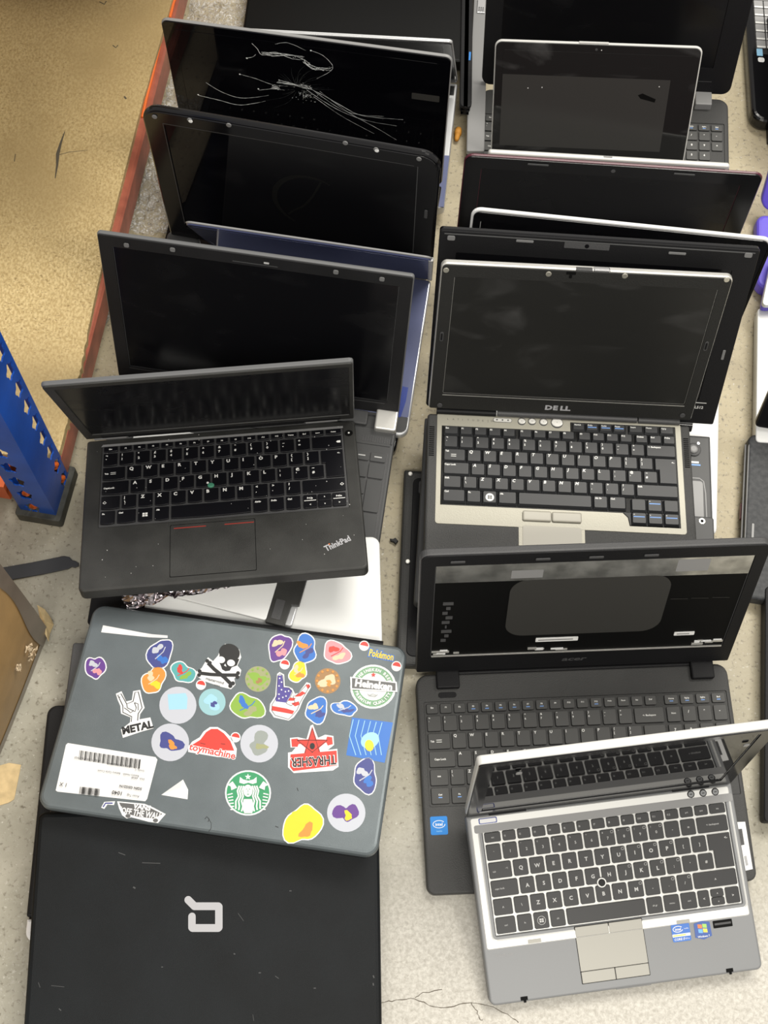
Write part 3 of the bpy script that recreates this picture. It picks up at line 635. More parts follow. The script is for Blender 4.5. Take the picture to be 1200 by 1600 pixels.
# floor bits
def floorbits():
    mb = MB(); P = [gnd(x, y, 1) for x, y in ((0, 1196), (14, 1192), (33, 1195), (27, 1225), (22, 1249), (14, 1254), (-12, 1262), (-16, 1200))][::-1]; slab(mb, P, .2, 1.1, 0)
    tag(mb.build('masking_tape_piece', 'creamtape'), 'cream masking tape stuck to the floor beside the box', 'tape')
    mb = MB(); P = [gnd(x, y, 2) for x, y in ((-10, 889), (3, 887), (50, 879), (100, 869), (109, 871), (113, 876), (118, 877), (123, 880), (123, 885), (117, 887), (112, 886), (107, 889), (70, 897), (24, 905), (-8, 911))][::-1]; slab(mb, P, .3, 3, .7)
    tag(mb.build('plastic_strap', 'strap'), 'dark gray flat plastic strap with rounded end on the floor', 'strap')
    mt = Matrix.Translation((*[q * .001 for q in gnd(715, 210, 6)], .0062)) @ Matrix.Rotation(R(-96), 4, 'Z')
    mb = MB(); Ls = []
    for i, (x, r) in enumerate(((-12, 2), (-11.4, 3.6), (-10, 4.6), (-6, 5.4), (0, 5.6), (0.6, 4.4), (6, 4), (10, 3.4), (11.6, 2.4), (12.2, 1))): Ls.append([(x, r * math.cos(a * math.pi / 8), r * math.sin(a * math.pi / 8)) for a in range(16)])
    loops(mb, Ls, smooth=True); tag(mb.build('foam_earplug', 'plug', None, mt), 'orange foam earplug on the floor between the two rows of laptops', 'earplug')
    mt = Matrix.Translation((*[q * .001 for q in gnd(615, 845, 3)], .0)); mb = MB(); slab(mb, [(-5, 2), (-4, -1), (0, -2), (3, -5), (6, 0), (2, 4), (-1, 2)], .2, 5, 1); tag(mb.build('plastic_crumb', 'blackcrumb', None, mt), 'tiny black plastic crumb on the floor near the silver laptop', 'debris')
    # clear plastic wrap between the beam and the laptops
    m = bpy.data.materials.new('clear_plastic_wrap'); m.use_nodes = True; nt = m.node_tree; b = nt.nodes['Principled BSDF']
    b.inputs['Base Color'].default_value = (.8, .79, .76, 1); b.inputs['Roughness'].default_value = .15; b.inputs['Specular IOR Level'].default_value = 1.0
    n = nt.nodes.new('ShaderNodeTexNoise'); n.inputs['Scale'].default_value = 55; n.inputs['Detail'].default_value = 4; n.inputs['Distortion'].default_value = 1.4; tc = nt.nodes.new('ShaderNodeTexCoord'); nt.links.new(tc.outputs['Object'], n.inputs['Vector'])
    r3 = nt.nodes.new('ShaderNodeMapRange'); r3.inputs['From Min'].default_value = .42; r3.inputs['From Max'].default_value = .68; r3.inputs['To Min'].default_value = .12; r3.inputs['To Max'].default_value = .85  # whitish crinkle highlights of the film painted in as opaque streaks
    n3 = nt.nodes.new('ShaderNodeTexNoise'); n3.inputs['Scale'].default_value = 110; n3.inputs['Detail'].default_value = 5; n3.inputs['Distortion'].default_value = 2.5; nt.links.new(tc.outputs['Object'], n3.inputs['Vector']); nt.links.new(n3.outputs['Fac'], r3.inputs['Value']); nt.links.new(r3.outputs[0], b.inputs['Alpha'])
    bp = nt.nodes.new('ShaderNodeBump'); bp.inputs['Strength'].default_value = 1; bp.inputs['Distance'].default_value = .02; nt.links.new(n.outputs['Fac'], bp.inputs['Height']); nt.links.new(bp.outputs['Normal'], b.inputs['Normal'])
    random.seed(11)
    from mathutils import noise as mn
    def wrap(cor, nu, nv, z0, amp, lab):
        c = [Vector(gnd(x, y, z0)) for x, y in cor]; mb = MB(); vs = []
        for j in range(nv + 1):
            for i in range(nu + 1):
                u, v = i / nu, j / nv; p = c[0].lerp(c[1], u).lerp(c[3].lerp(c[2], u), v); q = mn.noise(Vector((p.x * .035, p.y * .035, 3))) + .5 * mn.noise(Vector((p.x * .09, p.y * .09, 9)))
                vs.append((p.x + 4 * q, p.y, max(1.5, z0 + amp * abs(q))))
        mb.add(vs, [[j * (nu + 1) + i, j * (nu + 1) + i + 1, (j + 1) * (nu + 1) + i + 1, (j + 1) * (nu + 1) + i] for j in range(nv) for i in range(nu)], 0, True)
        tag(mb.build('plastic_wrap', m), lab, 'plastic wrap')
    wrap([(268, 120), (330, 100), (290, 372), (200, 366)], 30, 60, 4, 26, 'crumpled clear plastic wrap on the floor between the red beam and the tall laptop lids')
    wrap([(300, 0), (385, 0), (380, 45), (290, 40)], 20, 14, 4, 10, 'clear plastic sheet at the back beside the black laptop')
    wrap([(150, 450), (180, 440), (172, 500), (140, 545)], 10, 20, 4, 18, 'scrap of clear plastic wrap beside the chipped board edge')
floorbits()
def stick():
    a = ray(-6, 728); mb = MB(); P0 = [Vector(gnd(x, y, 60) + (60,)) for x, y in ((-40, 690), (-8, 722), (8, 738), (22, 748), (25, 757))]
    tube(mb, [tuple(p) for p in P0], 3.6, 6, smooth=False); M['wood'] = mat('pale_splintered_wood', (.5, .42, .33), .6, noise=(60, .3))
    tag(mb.build('cardboard_strip', 'wood'), 'pale frayed strip poking past the blue upright at the left border', 'strip')
stick()

# =================================================================== RIGHT STACK
def seg_text(parent, name, m, s, x, y, size, z, **k):
    mb = MB(); text(mb, s, x, y, size, z, **k); return mb.build(name, m, parent)
def laptop(n, label, group=None): return thing('laptop', label, 'laptop', pose(n), group)

def hp():
    n = 'hp'; root = laptop(n, 'small silver laptop with black island keys, propped on the charcoal laptop at the front right'); w, d, l = SOL[n][7:]
    base = base_build(n, root, 18, 7, 'hpdeck', well=(-139, 145, -133.5, -18), floor=-2.2, slope=1.5, wm='hpbright', bev=2.5)
    # bright raised surround ring
    mb = MB(); o = rrect(-w / 2 + 4, w / 2 - 4.5, -146, -2.5, 3, 6); i_ = rrect(-141, 147, -135.5, -16.5, 4, 6)
    Ls = [[(x, y, .1) for x, y in o], [(x, y, .9) for x, y in inset(o, 1)], [(x, y, .9) for x, y in inset(i_, -2.5)], [(x, y, -.5) for x, y in i_]]; loops(mb, Ls, cap0=False, cap1=False)
    mb.build('keyboard_surround', 'hpbright', base)
    mb = MB(); Ls = [[(x, y, .92) for x, y in rrect(-147, 153, -20, -11, 2, 2)], [(x, y, .3) for x, y in rrect(-145, 150, -19, -16.5, 2, 2)]]
    loops(mb, Ls); mb.build('keyboard_surround_edge', 'midgray', base)
    keyboard(root, -137.5, 143.5, -19.5, -132, 13.2, 'hp', 'hp', 'key', 'legendgray', -2.1, .5, 2.4)
    # pointing stick
    px, py = base_pt(n, 940, 1379); mb = MB(); slab(mb, disc(px, py, 5.4, 24), -.5, 1.0, .3); ps = mb.build('pointing_stick_ring', 'hpbright', root)
    mb = MB(); slab(mb, disc(px, py, 3.9, 24), .8, 3.4, 1.2); mb.build('pointing_stick', 'rubber', ps)
    # touchpad and buttons
    x0, x1 = -50, 27.5
    mb = MB(); box(mb, x0, x1, -195, -133.5, .0, .35, .1, r=.8); tp = mb.build('touchpad_frame', 'ink', root)
    mb = MB(); box(mb, x0 + .6, x1 - .6, -181.5, -145.5, .2, .7, .1, r=.6); mb.build('touchpad', 'hppad', tp)
    for a, b, c, e in ((x0 + .6, -11.6, -145, -134), (-11, x1 - .6, -145, -134), (x0 + .6, -11.6, -194.4, -182), (-11, x1 - .6, -194.4, -182)):
        mb = MB(); box(mb, a, b, c, e, .2, 1.4, .6, r=.8); mb.build('touchpad_button', 'hppad', tp)
    # round buttons
    for (px, py) in ((1079, 1241), (1098, 1239), (1117, 1237)):
        x, y = base_pt(n, px, py); mb = MB(); slab(mb, disc(x, y, 4.2, 24), .8, 1.6, .5, 1); slab(mb, disc(x, y, 3.4, 24), 1.0, 1.9, .5, 0); stroke(mb, [(x - 1.4, y), (x + 1.4, y)], .8, 1.95, 1); mb.build('button', ['hpdeck', 'ink'], root)
    x, y = base_pt(n, 762, 1282); mb = MB(); box(mb, x - 10.5, x + 10.5, y - 3.2, y + 3.2, .8, 1.3, .2, r=1.4, m=1); box(mb, x - 9.4, x + 9.4, y - 2.3, y + 2.3, 1.0, 1.7, .2, r=1, m=0); mb.build('power_button', ['white', 'pencilblue'], root)
    # stickers on the palm rest
    x, y = base_pt(n, 1064, 1457); mb = MB(); box(mb, x - 10.5, x + 10.5, y - 9.5, y + 9.5, .3, .5, 0, r=1.5); box(mb, x - 10.3, x + 10.3, y - 4.2, y - 1.2, .45, .56, 0, r=.3, m=1); box(mb, x - 9.5, x + 5, y - 3.4, y - 2.1, .5, .6, 0, r=.3, m=2)
    stroke(mb, [(x - 3 + 5.6 * math.cos(a), y + 4 + 3.1 * math.sin(a)) for a in [i * .3 for i in range(2, 21)]], .7, .6, 1); text(mb, 'intel', x - 3, y + 4, 4, .62, 1, align='C', bold=.02); text(mb, 'inside', x + 6.4, y + 4, 2.2, .62, 1, align='C'); text(mb, 'CORE i7', x - 8.6, y - 6.8, 3.4, .62, 1, bold=.02); text(mb, 'vPro', x + 3.8, y - 6.8, 2.6, .62, 1)
    M['stickblue'] = mat('blue_sticker_or_reflection', (.02, .14, .52), .35); M['stickyel'] = mat('yellow_sticker', (.75, .6, .08), .35)
    o = mb.build('processor_sticker', ['stickblue', 'vinylwhite', 'stickyel'], root); o['label'] = 'blue and white processor sticker'
    x, y = base_pt(n, 1098, 1454); mb = MB(); slab(mb, [(x - 9, y + 8.5), (x - 9.5, y - 6.5), (x, y - 9.5), (x + 9.5, y - 6.5), (x + 9, y + 8.5), (x, y + 10.5)], .3, .5, 0)
    for i, (sx, sy) in enumerate(((-1, 1), (1, 1), (-1, -1), (1, -1))):
        cx, cy = x + sx * 2.7, y + 2.2 + sy * 2.5; P = [(cx - 2.4, cy - 2.0 + .5), (cx + 2.4, cy - 2.0 - .3), (cx + 2.4, cy + 2.2 - .3), (cx - 2.4, cy + 2.2 + .4)]; flat(mb, P, .6, i + 1)
    text(mb, 'Windows 7', x, y - 6, 2.9, .6, 5, align='C', bold=.02)
    for k, c in (('wr', (.8, .2, .05)), ('wg', (.35, .62, .12)), ('wb', (.15, .42, .85)), ('wy', (.9, .65, .08))): M[k] = mat('emblem_' + k, c, .4)
    M['stickdark'] = mat('dark_blue_sticker', (.02, .08, .33), .35)
    o = mb.build('windows_sticker', ['stickdark', 'wr', 'wg', 'wb', 'wy', 'vinylwhite'], root); o.name = 'emblem_sticker'; o['label'] = 'dark blue sticker with four coloured panes'
    x, y = base_pt(n, 1129, 1443); mb = MB(); box(mb, x - 11, x + 11, y - 4, y + 4, .1, .5, .1, r=.8); box(mb, x - 9.5, x + 9.5, y - 1, y + 1.4, .4, .9, .2, m=1); mb.build('fingerprint_reader', ['ink', 'charcoal'], root)
    for (px, py) in ((819, 1560), (1140, 1516)):
        x, y = base_pt(n, px, py); mb = MB(); box(mb, x - 4, x + 4, y - 2, y + 2, .05, .4, .1); box(mb, x - 1, x + 2, y - 4.5, y - 1.5, .05, .4, .1); mb.build('lid_latch_slot', 'ink', root)
    for (px, py) in ((835, 1470), (1067, 1440)):
        x, y = base_pt(n, px, py); mb = MB(); box(mb, x - 7.5, x + 7.5, y - 2, y + 2, .9, 1.3, .2, m=0); mb.build('tab', 'hppad', root)
    seg_text(root, 'badge_text', 'midgray', 'EliteBook', -141, -153, 5, .15)
    mb = MB(); box(mb, -12, 28, -d - 1.5, -d + 2, -14, -5, .5); mb.build('front_latch', 'midgray', base)
    # lid
    lid = lid_build(n, root, 11, 5, 'hpbright', 'blackgloss', 'scrgloss', (-138, 138, 17, 189), v0=2)
    for (px, py) in ((811, 1205), (1167, 1161)):
        x, v = lid_pt(n, px, py); bumper(lid, x, v - 3, 6.5, 7, 'midgray')
    x, v = lid_pt(n, 752, 1263); mb = MB(); box(mb, x - 1, x + 14, 14.5, 15.6, .6, .8, .05); box(mb, x - 1, x + 14, 11.5, 12.6, .6, .8, .05); mb.build('bezel_label', 'legendgray', lid)
    hinge(root, -128, -85, 4, 'black', 1.5, -2); hinge(root, 85, 128, 4, 'black', 1.5, -2)
hp()

def acer():
    n = 'acer'; root = laptop(n, 'large charcoal laptop with its display panel missing, behind the small silver laptop'); w, d, l = SOL[n][7:]
    base = base_build(n, root, 24, (14, 14, 10, 10), 'charcoal2', well=(-182.5, 185.5, -156, -31.5), floor=-1.2, slope=.6, bev=3, y1=2)
    keyboard(root, -181, 184, -33, -154, 14.5, 'acer', 'acer', 'keyacer', 'legend', -1.1, .8, 3.2, skip=lambda xa, xb, ya, yb: (yb < -100 and xa > -60 and xa + (-yb) * .6 > 40) or (yb < -118 and xa > -90))
    # glossy gaps around the keys are the tray itself
    x, y = base_pt(n, 699, 1086); mb = MB(); box(mb, x - 11, x + 11, y - 3.4, y + 3.4, .05, .8, .3, r=3.3); mb.build('power_button', 'black', root)
    mb = MB(); tube(mb, [(-150, 3, -2), (150, 3, -2)], 3.5, 10); mb.build('hinge_cover', 'black', root)
    for px, py in ((699, 1058), (1094, 1035)):
        x, y = base_pt(n, px, py); mb = MB(); box(mb, x - 14, x + 14, -17, 6, -2, 7, 2); hg = mb.build('hinge', 'black', root)
    x, y = base_pt(n, 686, 1290); mb = MB(); box(mb, x - 10, x + 10, y - 10.5, y + 10.5, .1, .35, 0, r=1.8); stroke(mb, [(x + 7 * math.cos(a), y + 1.5 + 4.2 * math.sin(a)) for a in [i * .3 for i in range(2, 22)]], .7, .45, 1); text(mb, 'intel', x, y + 1.5, 5, .45, 1, align='C', bold=.02); text(mb, 'inside', x, y - 6.2, 3, .45, 2, align='C')
    M['stickmid'] = mat('bright_blue_sticker', (.03, .22, .62), .3); M['stickcy'] = mat('pale_blue_print', (.3, .6, .85), .4)
    o = mb.build('processor_sticker', ['stickmid', 'vinylwhite', 'stickcy'], root); o['label'] = 'square blue processor sticker'
    P = [base_pt(n, *p) for p in ((1140, 1285), (1164, 1284), (1176, 1358), (1150, 1364))][::-1]; mb = MB(); slab(mb, P, .1, .9, .2)
    q = [base_pt(n, *p) for p in ((1150, 1296), (1159, 1295), (1163, 1320), (1153, 1322))][::-1]; flat(mb, q, .95, 1); q = [base_pt(n, *p) for p in ((1162, 1338), (1166, 1337), (1169, 1352), (1165, 1353))][::-1]; flat(mb, q, .95, 2)
    o = mb.build('specification_label', ['paper', 'charcoal', 'chrome'], root); o['label'] = 'white plate sticking out beside the small silver laptop'
    # lid with the panel removed
    lid = lid_build(n, root, 11, 10, 'charcoal', 'black', None, (-174, 176, 40, 217), screen_z=-6, v0=9)
    mb = MB(); box(mb, -173, 175, 41, 216, -1.05, -.9, 0, r=2); mb.build('backing_sheet', 'ink', lid)
    mb = MB(); A = [lid_pt(n, *p) for p in ((684, 882), (1194, 866), (1178, 892), (682, 909))]
    mb = MB(); slab(mb, [(-173, 186), (175, 184), (175, 216), (-173, 216)], -1, .1, 0); tp = mb.build('reflective_tape', 'tape', lid)
    mb = MB(); box(mb, -90, -55, 190, 204, .15, .2, 0, r=1); mb.build('tape_patch', 'midgray', tp)
    mb = MB(); box(mb, 92, 128, 192, 213, .15, .2, 0, r=1); mb.build('tape_patch', 'midgray', tp)
    mb = MB(); slab(mb, rrect(-89, 92, 79, 186, 22, 8), -.9, .15, .1); mb.build('gray_panel', 'panel', lid)
    for (px, py, ww, hh, s) in ((870, 999, 50, 7, 'LP156WH4  2015'), (1069, 990, 24, 6, 'A01  38')):
        x, v = lid_pt(n, px, py); mb = MB(); box(mb, x - ww / 2, x + ww / 2, v - hh / 2, v + hh / 2, -.8, .25, 0, r=.8); stroke(mb, [(x - ww / 2 + 3, v), (x + ww / 2 - 6, v)], 2.0, .32, 1); mb.build('paper_label', ['paper', 'midgray'], lid)
    mb = MB(); box(mb, -173, 175, 41, 43, -1, .5, .1, m=0); mb.build('bottom_edge_strip', 'chromestrip', lid)
    for (a, b, c, e) in ((-173, -138, 43.5, 54), (136, 174, 44, 56), (-62, -14, 44, 56)):
        random.seed(int(a)); mb = MB()
        for k in range(7):
            u = random.uniform(a, b - 8); v = random.uniform(c, e - 2); box(mb, u, u + random.uniform(6, 14), v, v + random.uniform(2, 4), -1, random.uniform(.1, .6), .1, m=k % 2)
        mb.build('metal_bracket', ['chromestrip', 'white'], lid)
    mb = MB()
    for k in range(9): box(mb, -163 + (k % 2) * 4, -157 + (k % 3) * 3, 72 + k * 9, 77 + k * 9, -.9, .0, 0)
    mb.build('cable_tape', 'charcoal', lid)
    for k in range(3): strokepart(lid, 'backing_crease', 'panel', [(96 + k * 24, 140), (116 + k * 24, 139)], .8, -.5)
    for x in (-150, -58, 0, 60): bumper(lid, x, 224, 16, 3.4, 'charcoal')
    x, v = lid_pt(n, 898, 1026); mb = MB(); text(mb, 'acer', 0, 0, 11, .1, bold=.03, align='C', shear=.25, sx=1.5); mb.build('logo', 'charcoal', lid, Matrix.Translation((x * .001, .0275, .0007)))
acer()

def dell():
    n = 'dell'; root = laptop(n, 'older laptop with champagne silver keyboard deck and sculpted black keys, lid open'); w, d, l = SOL[n][7:]
    base = base_build(n, root, 26, (4, 4, 8, 8), 'charcoal2', bev=3)
    # champagne deck plate with L-shaped keyboard recess
    o = [base_pt(n, *p) for p in ((688, 648), (894, 656), (1056, 661), (1073, 817), (690, 803))][::-1]
    mb = MB(); slab(mb, rrect(-154, 154, -150, 1, 4, 5), -.5, .7, .4); mb.build('silver_deck', 'dellsilver', base)
    mb = MB(); P = [(-50, -236), (-50, -136), (28, -136), (28, -236)]; slab(mb, rrect(-52, 29, -237, -146, 1, 2), -.5, .6, .3); mb.build('touchpad_bridge', 'dellsilver', base)
    mb = MB(); P = [(-148, -125), (76, -125), (82, -131), (84, -142), (147, -142), (147, -4), (14, -4), (14, -17), (-148, -17)]
    slab(mb, P, .2, .8, .1); slab(mb, inset(P, 1), .3, .95, 0, m=1); mb.build('keyboard_recess', ['ink', 'wellblack'], base)
    keyboard(root, -146, 146, -18.5, -123.5, 13.5, 'dell', 'dell', 'keydell', 'legend', .9, 4.6, .8)
    kb = [o for o in root.children if o.name.startswith('keyboard')][-1]
    def key(x0, x1, y0, y1, s, two=None, blue=False):
        mb = MB(); keycap(mb, x0, x1, y0, y1, .9, 4.2, 'dell')
        if s: text(mb, s, x0 + 2.6, y1 - 2.6, 2.8, 4.25, 1, bold=.02)
        if blue: stroke(mb, [(x0 + 2.6, y1 - 5.4), (x1 - 3, y1 - 5.4)], 1.2, 4.25, 2)
        mb.build('key', ['keydell', 'legend', 'legendblue'], kb)
    xs = [16 + i * 17.1 for i in range(4)] + [87 + i * 19.6 for i in range(3)]
    for x, s in zip(xs, ('NumLk', 'PrtSc', 'ScrLk', 'Pause', 'Insert', 'Home', 'PgUp')): key(x, x + (16.4 if s not in ('Insert', 'Home', 'PgUp') else 18.6), -17.5, -6, s, blue=s in ('PrtSc', 'ScrLk', 'Pause'))
    for i in range(3):
        x = 86 + i * 20; key(x, x + 19.2, -141, -125, '<v>'[i], blue=True)
        key(x, x + 19.2, -124, -107, ('', '^', '')[i], blue=i == 1)
    # touchpad, buttons
    mb = MB(); box(mb, -48, 26, -190, -147, .4, .5, 0, r=1, m=1); mb.build('touchpad_groove', ['ink', 'dellsilver'], root)
    mb = MB(); box(mb, -47, 25, -186, -147.5, .45, 1.1, .2, r=2.5); mb.build('touchpad', 'dellpad', root)
    for a, b in ((-47, -12), (-11.2, 25)):
        mb = MB(); box(mb, a, b, -141.5, -128.5, .5, 3.4, 2, r=2.2); mb.build('touchpad_button', 'dellpad', root)
    # status lights and round buttons
    for px, py, r in ((815, 659, 4.6), (831, 659, 4.6), (849, 660, 4.8), (870, 661, 7.2)):
        x, y = base_pt(n, px, py); mb = MB(); slab(mb, disc(x, y, r + .6, 24), .6, .9, .1, m=1); slab(mb, disc(x, y, r, 24, r * .85), .7, 2, .8); text(mb, '+', x, y, 3, 2.05, 1, align='C'); mb.build('button', ['chromestrip', 'charcoal'], root)
    x, y = base_pt(n, 785, 657); mb = MB(); box(mb, x - 12, x + 12, y - 3, y + 3, .7, .95, .1, r=2.9, m=1); box(mb, x - 11.5, x + 11.5, y - 2.5, y + 2.5, .8, 1.3, .2, r=2.4); [slab(mb, disc(x + q, y, 1.1, 10), 1.2, 1.6, .2, m=1) for q in (-7, 0, 7)]; mb.build('status_lights', ['chromestrip', 'charcoal'], root)
    x, y = base_pt(n, 699, 655); mb = MB()
    for i, c in enumerate('LATITUDE'): text(mb, c, x + i * 6.3, y, 3.6, .78)
    text(mb, '|', x + 51, y, 4.4, .78); text(mb, 'D630', x + 55, y, 3.6, .78); mb.build('model_text', 'charcoal', root)
    mb = MB()
    for k in range(15): box(mb, -163.5, -157, -20 - k * 2.8, -18.6 - k * 2.8, .0, .5, .1)
    mb.build('speaker_grille', 'ink', root)
    mb = MB()
    for k in range(15): box(mb, 156.5, 163, -20 - k * 2.8, -18.6 - k * 2.8, .0, .5, .1)
    mb.build('speaker_grille', 'ink', root)
    # white flecks
    lid = lid_build(n, root, 10, 7, 'chromestrip', 'dellbezel', 'scrdell', (-150, 152, 34, 211), v0=8, bez_in=1.4)
    strokepart(lid, 'bezel_edge_line', 'chromestrip', [(-150, 32.4), (152, 32.4)], 1.2)
    for px, py in ((697, 421), (857, 427), (976, 430), (1135, 436), (687, 632), (1066, 648)):
        x, v = lid_pt(n, px, py); mb = MB(); slab(mb, disc(0, 0, 3.4, 16), 0, 1.6, .6); mb.build('screw_cover', 'screw' if v > 150 else 'charcoal', lid, Matrix.Translation((x * .001, v * .001, .0006)))
    for px, py in ((690, 525), (1103, 540)):
        x, v = lid_pt(n, px, py); mb = MB(); slab(mb, rrect(-2.2, 2.2, -7, 7, 2, 4), 0, .8, .3, m=0); slab(mb, rrect(-1.1, 1.1, -5, 5, 1, 4), .5, 1.6, .3, m=1); mb.build('bezel_bumper', ['gray', 'black'], lid, Matrix.Translation((x * .001, v * .001, .0006)))
    x, v = lid_pt(n, 930, 413); mb = MB(); box(mb, x - 20, x - 1, l - 3.5, l + .5, -6, 0, .8, m=1); box(mb, x, x + 19, l - 3, l + 1.5, -7, 0, 1.5, m=0); mb.build('lid_latch', ['chrome', 'charcoal'], lid)
    x, v = lid_pt(n, 893, 427); mb = MB(); box(mb, x - 6, x + 5, v - 1.5, v + 2.5, .5, .8, .1); box(mb, x - 2, x + 1, v - 6, v - 1, .5, 1.6, .2); mb.build('latch_hook', 'ink', lid)
    x, v = lid_pt(n, 873, 637); mb = MB(); text(mb, 'D', x - 12.5, v, 10, .7, bold=.05, sx=1.25, align='C'); text(mb, 'E', x - 4, v, 10, .72, bold=.05, sx=1.2, align='C', ang=0, shear=0); text(mb, 'LL', x + 8.5, v, 10, .7, bold=.05, sx=1.3, align='C'); mb.build('logo', 'logo', lid)
    # hinges
    mb = MB(); tube(mb, [(-78, 3, 3), (98, 3, 3)], 4.5, 10); mb.build('hinge_cover', 'charcoal', root)
    hinge(root, -155, -80, 4.5, 'black', 3, 2); hinge(root, 100, 152, 4.5, 'charcoal', 3, 2)
dell()

def l512():
    n = 'l512'; root = laptop(n, 'matte black laptop with gray side strip, lid standing just behind the champagne silver deck laptop'); w, d, l = SOL[n][7:]
    base = base_build(n, root, 21, 6, 'gray', bev=3)
    x, y = base_pt(n, 1084, 703); mb = MB(); slab(mb, disc(x, y, 9, 28), 0, 2.4, 1.2, m=0); slab(mb, disc(x - 1, y, 6, 28), 1.5, 4.6, 2.6, m=1); mb.build('power_button', ['charcoal', 'midgray'], root)
    x, y = base_pt(n, 1091, 693); mb = MB(); slab(mb, disc(x, y, 2, 16), 0, .8, .2); mb.build('button', 'silver', root)
    x, y = base_pt(n, 1087, 725); mb = MB(); box(mb, x - 7, x + 6, y - 2.5, y - .3, .1, .5, .1, m=1); box(mb, x - 6, x + 4, y + 1, y + 3.6, .1, .3, 0, m=0); mb.build('indicator_light', ['legend', 'stickmid'], root)
    strokepart(root, 'side_trim_groove', 'midgray', [(150, -60), (168, -60), (173, -64), (175, -80), (176, -150)], 1.2, .15)
    mb = MB(); slab(mb, rrect(150, 172, -118, -64, 4, 4), .05, .7, .3); mb.build('side_panel', 'midgray', root)
    mb = MB(); slab(mb, rrect(140, 183, -205, -114, 4, 4), .05, 6, 2); mb.build('corner_cover', 'gray', root)
    x, y = base_pt(n, 1095, 817); mb = MB(); slab(mb, disc(x, y, 4, 20), 5.9, 6.6, .2, m=0); slab(mb, disc(x, y, 2, 16), 6.1, 6.9, .2, m=1); mb.build('audio_jack', ['screw', 'ink'], root)
    mb = MB(); slab(mb, rrect(150, 158, -36, -12, 3, 4), .05, 1.4, .4); mb.build('lid_hook', 'ink', root)
    lid = lid_build(n, root, 10, 4, 'blackgloss', 'black', 'scr', (-163, 157, 55, 241), v0=18)
    mb = MB(); box(mb, -178, 178, l - 5.4, l - 4, .3, 1.4, .3); mb.build('bezel_ridge', 'gray', lid)  # thin gray ridge along the top of the bezel
    for px, py, ww, hh in ((705, 371, 9, 6), (1169, 398, 9, 6), (820, 376, 20, 3), (1058, 395, 20, 3)):
        x, v = lid_pt(n, px, py); bumper(lid, x, v, ww, hh)
    x, v = lid_pt(n, 917, 384); mb = MB(); box(mb, x - 26, x + 26, v - 4, v + 5, .5, 1.2, .3, r=1, m=0); slab(mb, disc(x, v, 2.6, 16), 1, 1.6, .2, m=1); mb.build('webcam', ['charcoal', 'blackgloss'], lid)
    x, v = lid_pt(n, 1092, 636); mb = MB(); text(mb, 'L512', x, v, 5.5, .7, align='C', bold=.03); stroke(mb, [(x - 9, v + 7), (x + 8, v + 7)], 1.2, .7); mb.build('model_text', 'legendgray', lid)
    x, v = lid_pt(n, 1140, 533); bumper(lid, 172, 125, 3.5, 14)
    mb = MB(); tube(mb, [(110, 12, 4), (158, 12, 4)], 9, 12); mb.build('hinge', 'blackgloss', root)
    mb = MB(); tube(mb, [(118, 13, 13), (158, 13, 13)], 3.4, 10); mb.build('hinge_cap', 'silver', root)
l512()

def whit():
    n = 'whit'; root = laptop(n, 'laptop with white shell, only its thin white lid rim and white right edge showing'); w, d, l = SOL[n][7:]
    base_build(n, root, 17, 10, 'white', bev=3)
    lid_build(n, root, 6, 12, 'white', 'blackgloss', 'scr', (-165, 165, 16, 226), v0=4, bez_in=3)
    lid = [o for o in root.children if o.name.startswith('lid')][-1]
    mb = MB(); box(mb, w / 2 - 3, w / 2 + .8, 3, l - 12, -6.8, 1.2, .8); mb.build('side_rim', 'deepblack', lid)
whit()
def mar():
    n = 'mar'; root = laptop(n, 'laptop with maroon lid rim and black screen, behind the white rimmed lid'); w, d, l = SOL[n][7:]
    base_build(n, root, 19, 9, 'black', bev=3, w=346)
    lid = lid_build(n, root, 5, 11, 'redrim', 'blackgloss', 'scr', (-162, 160, 16, 216), v0=4, bez_in=1.4)
    for x in (-93, 87): bumper(lid, x, 229, 26, 2.6, 'gray')
    mb = MB(); slab(mb, disc(0, 226, 2.8, 20), .5, 1.2, .3); mb.build('webcam', 'charcoal', lid)
    hinge(root, -150, -110, 4, 'black'); hinge(root, 110, 150, 4, 'black')
mar()
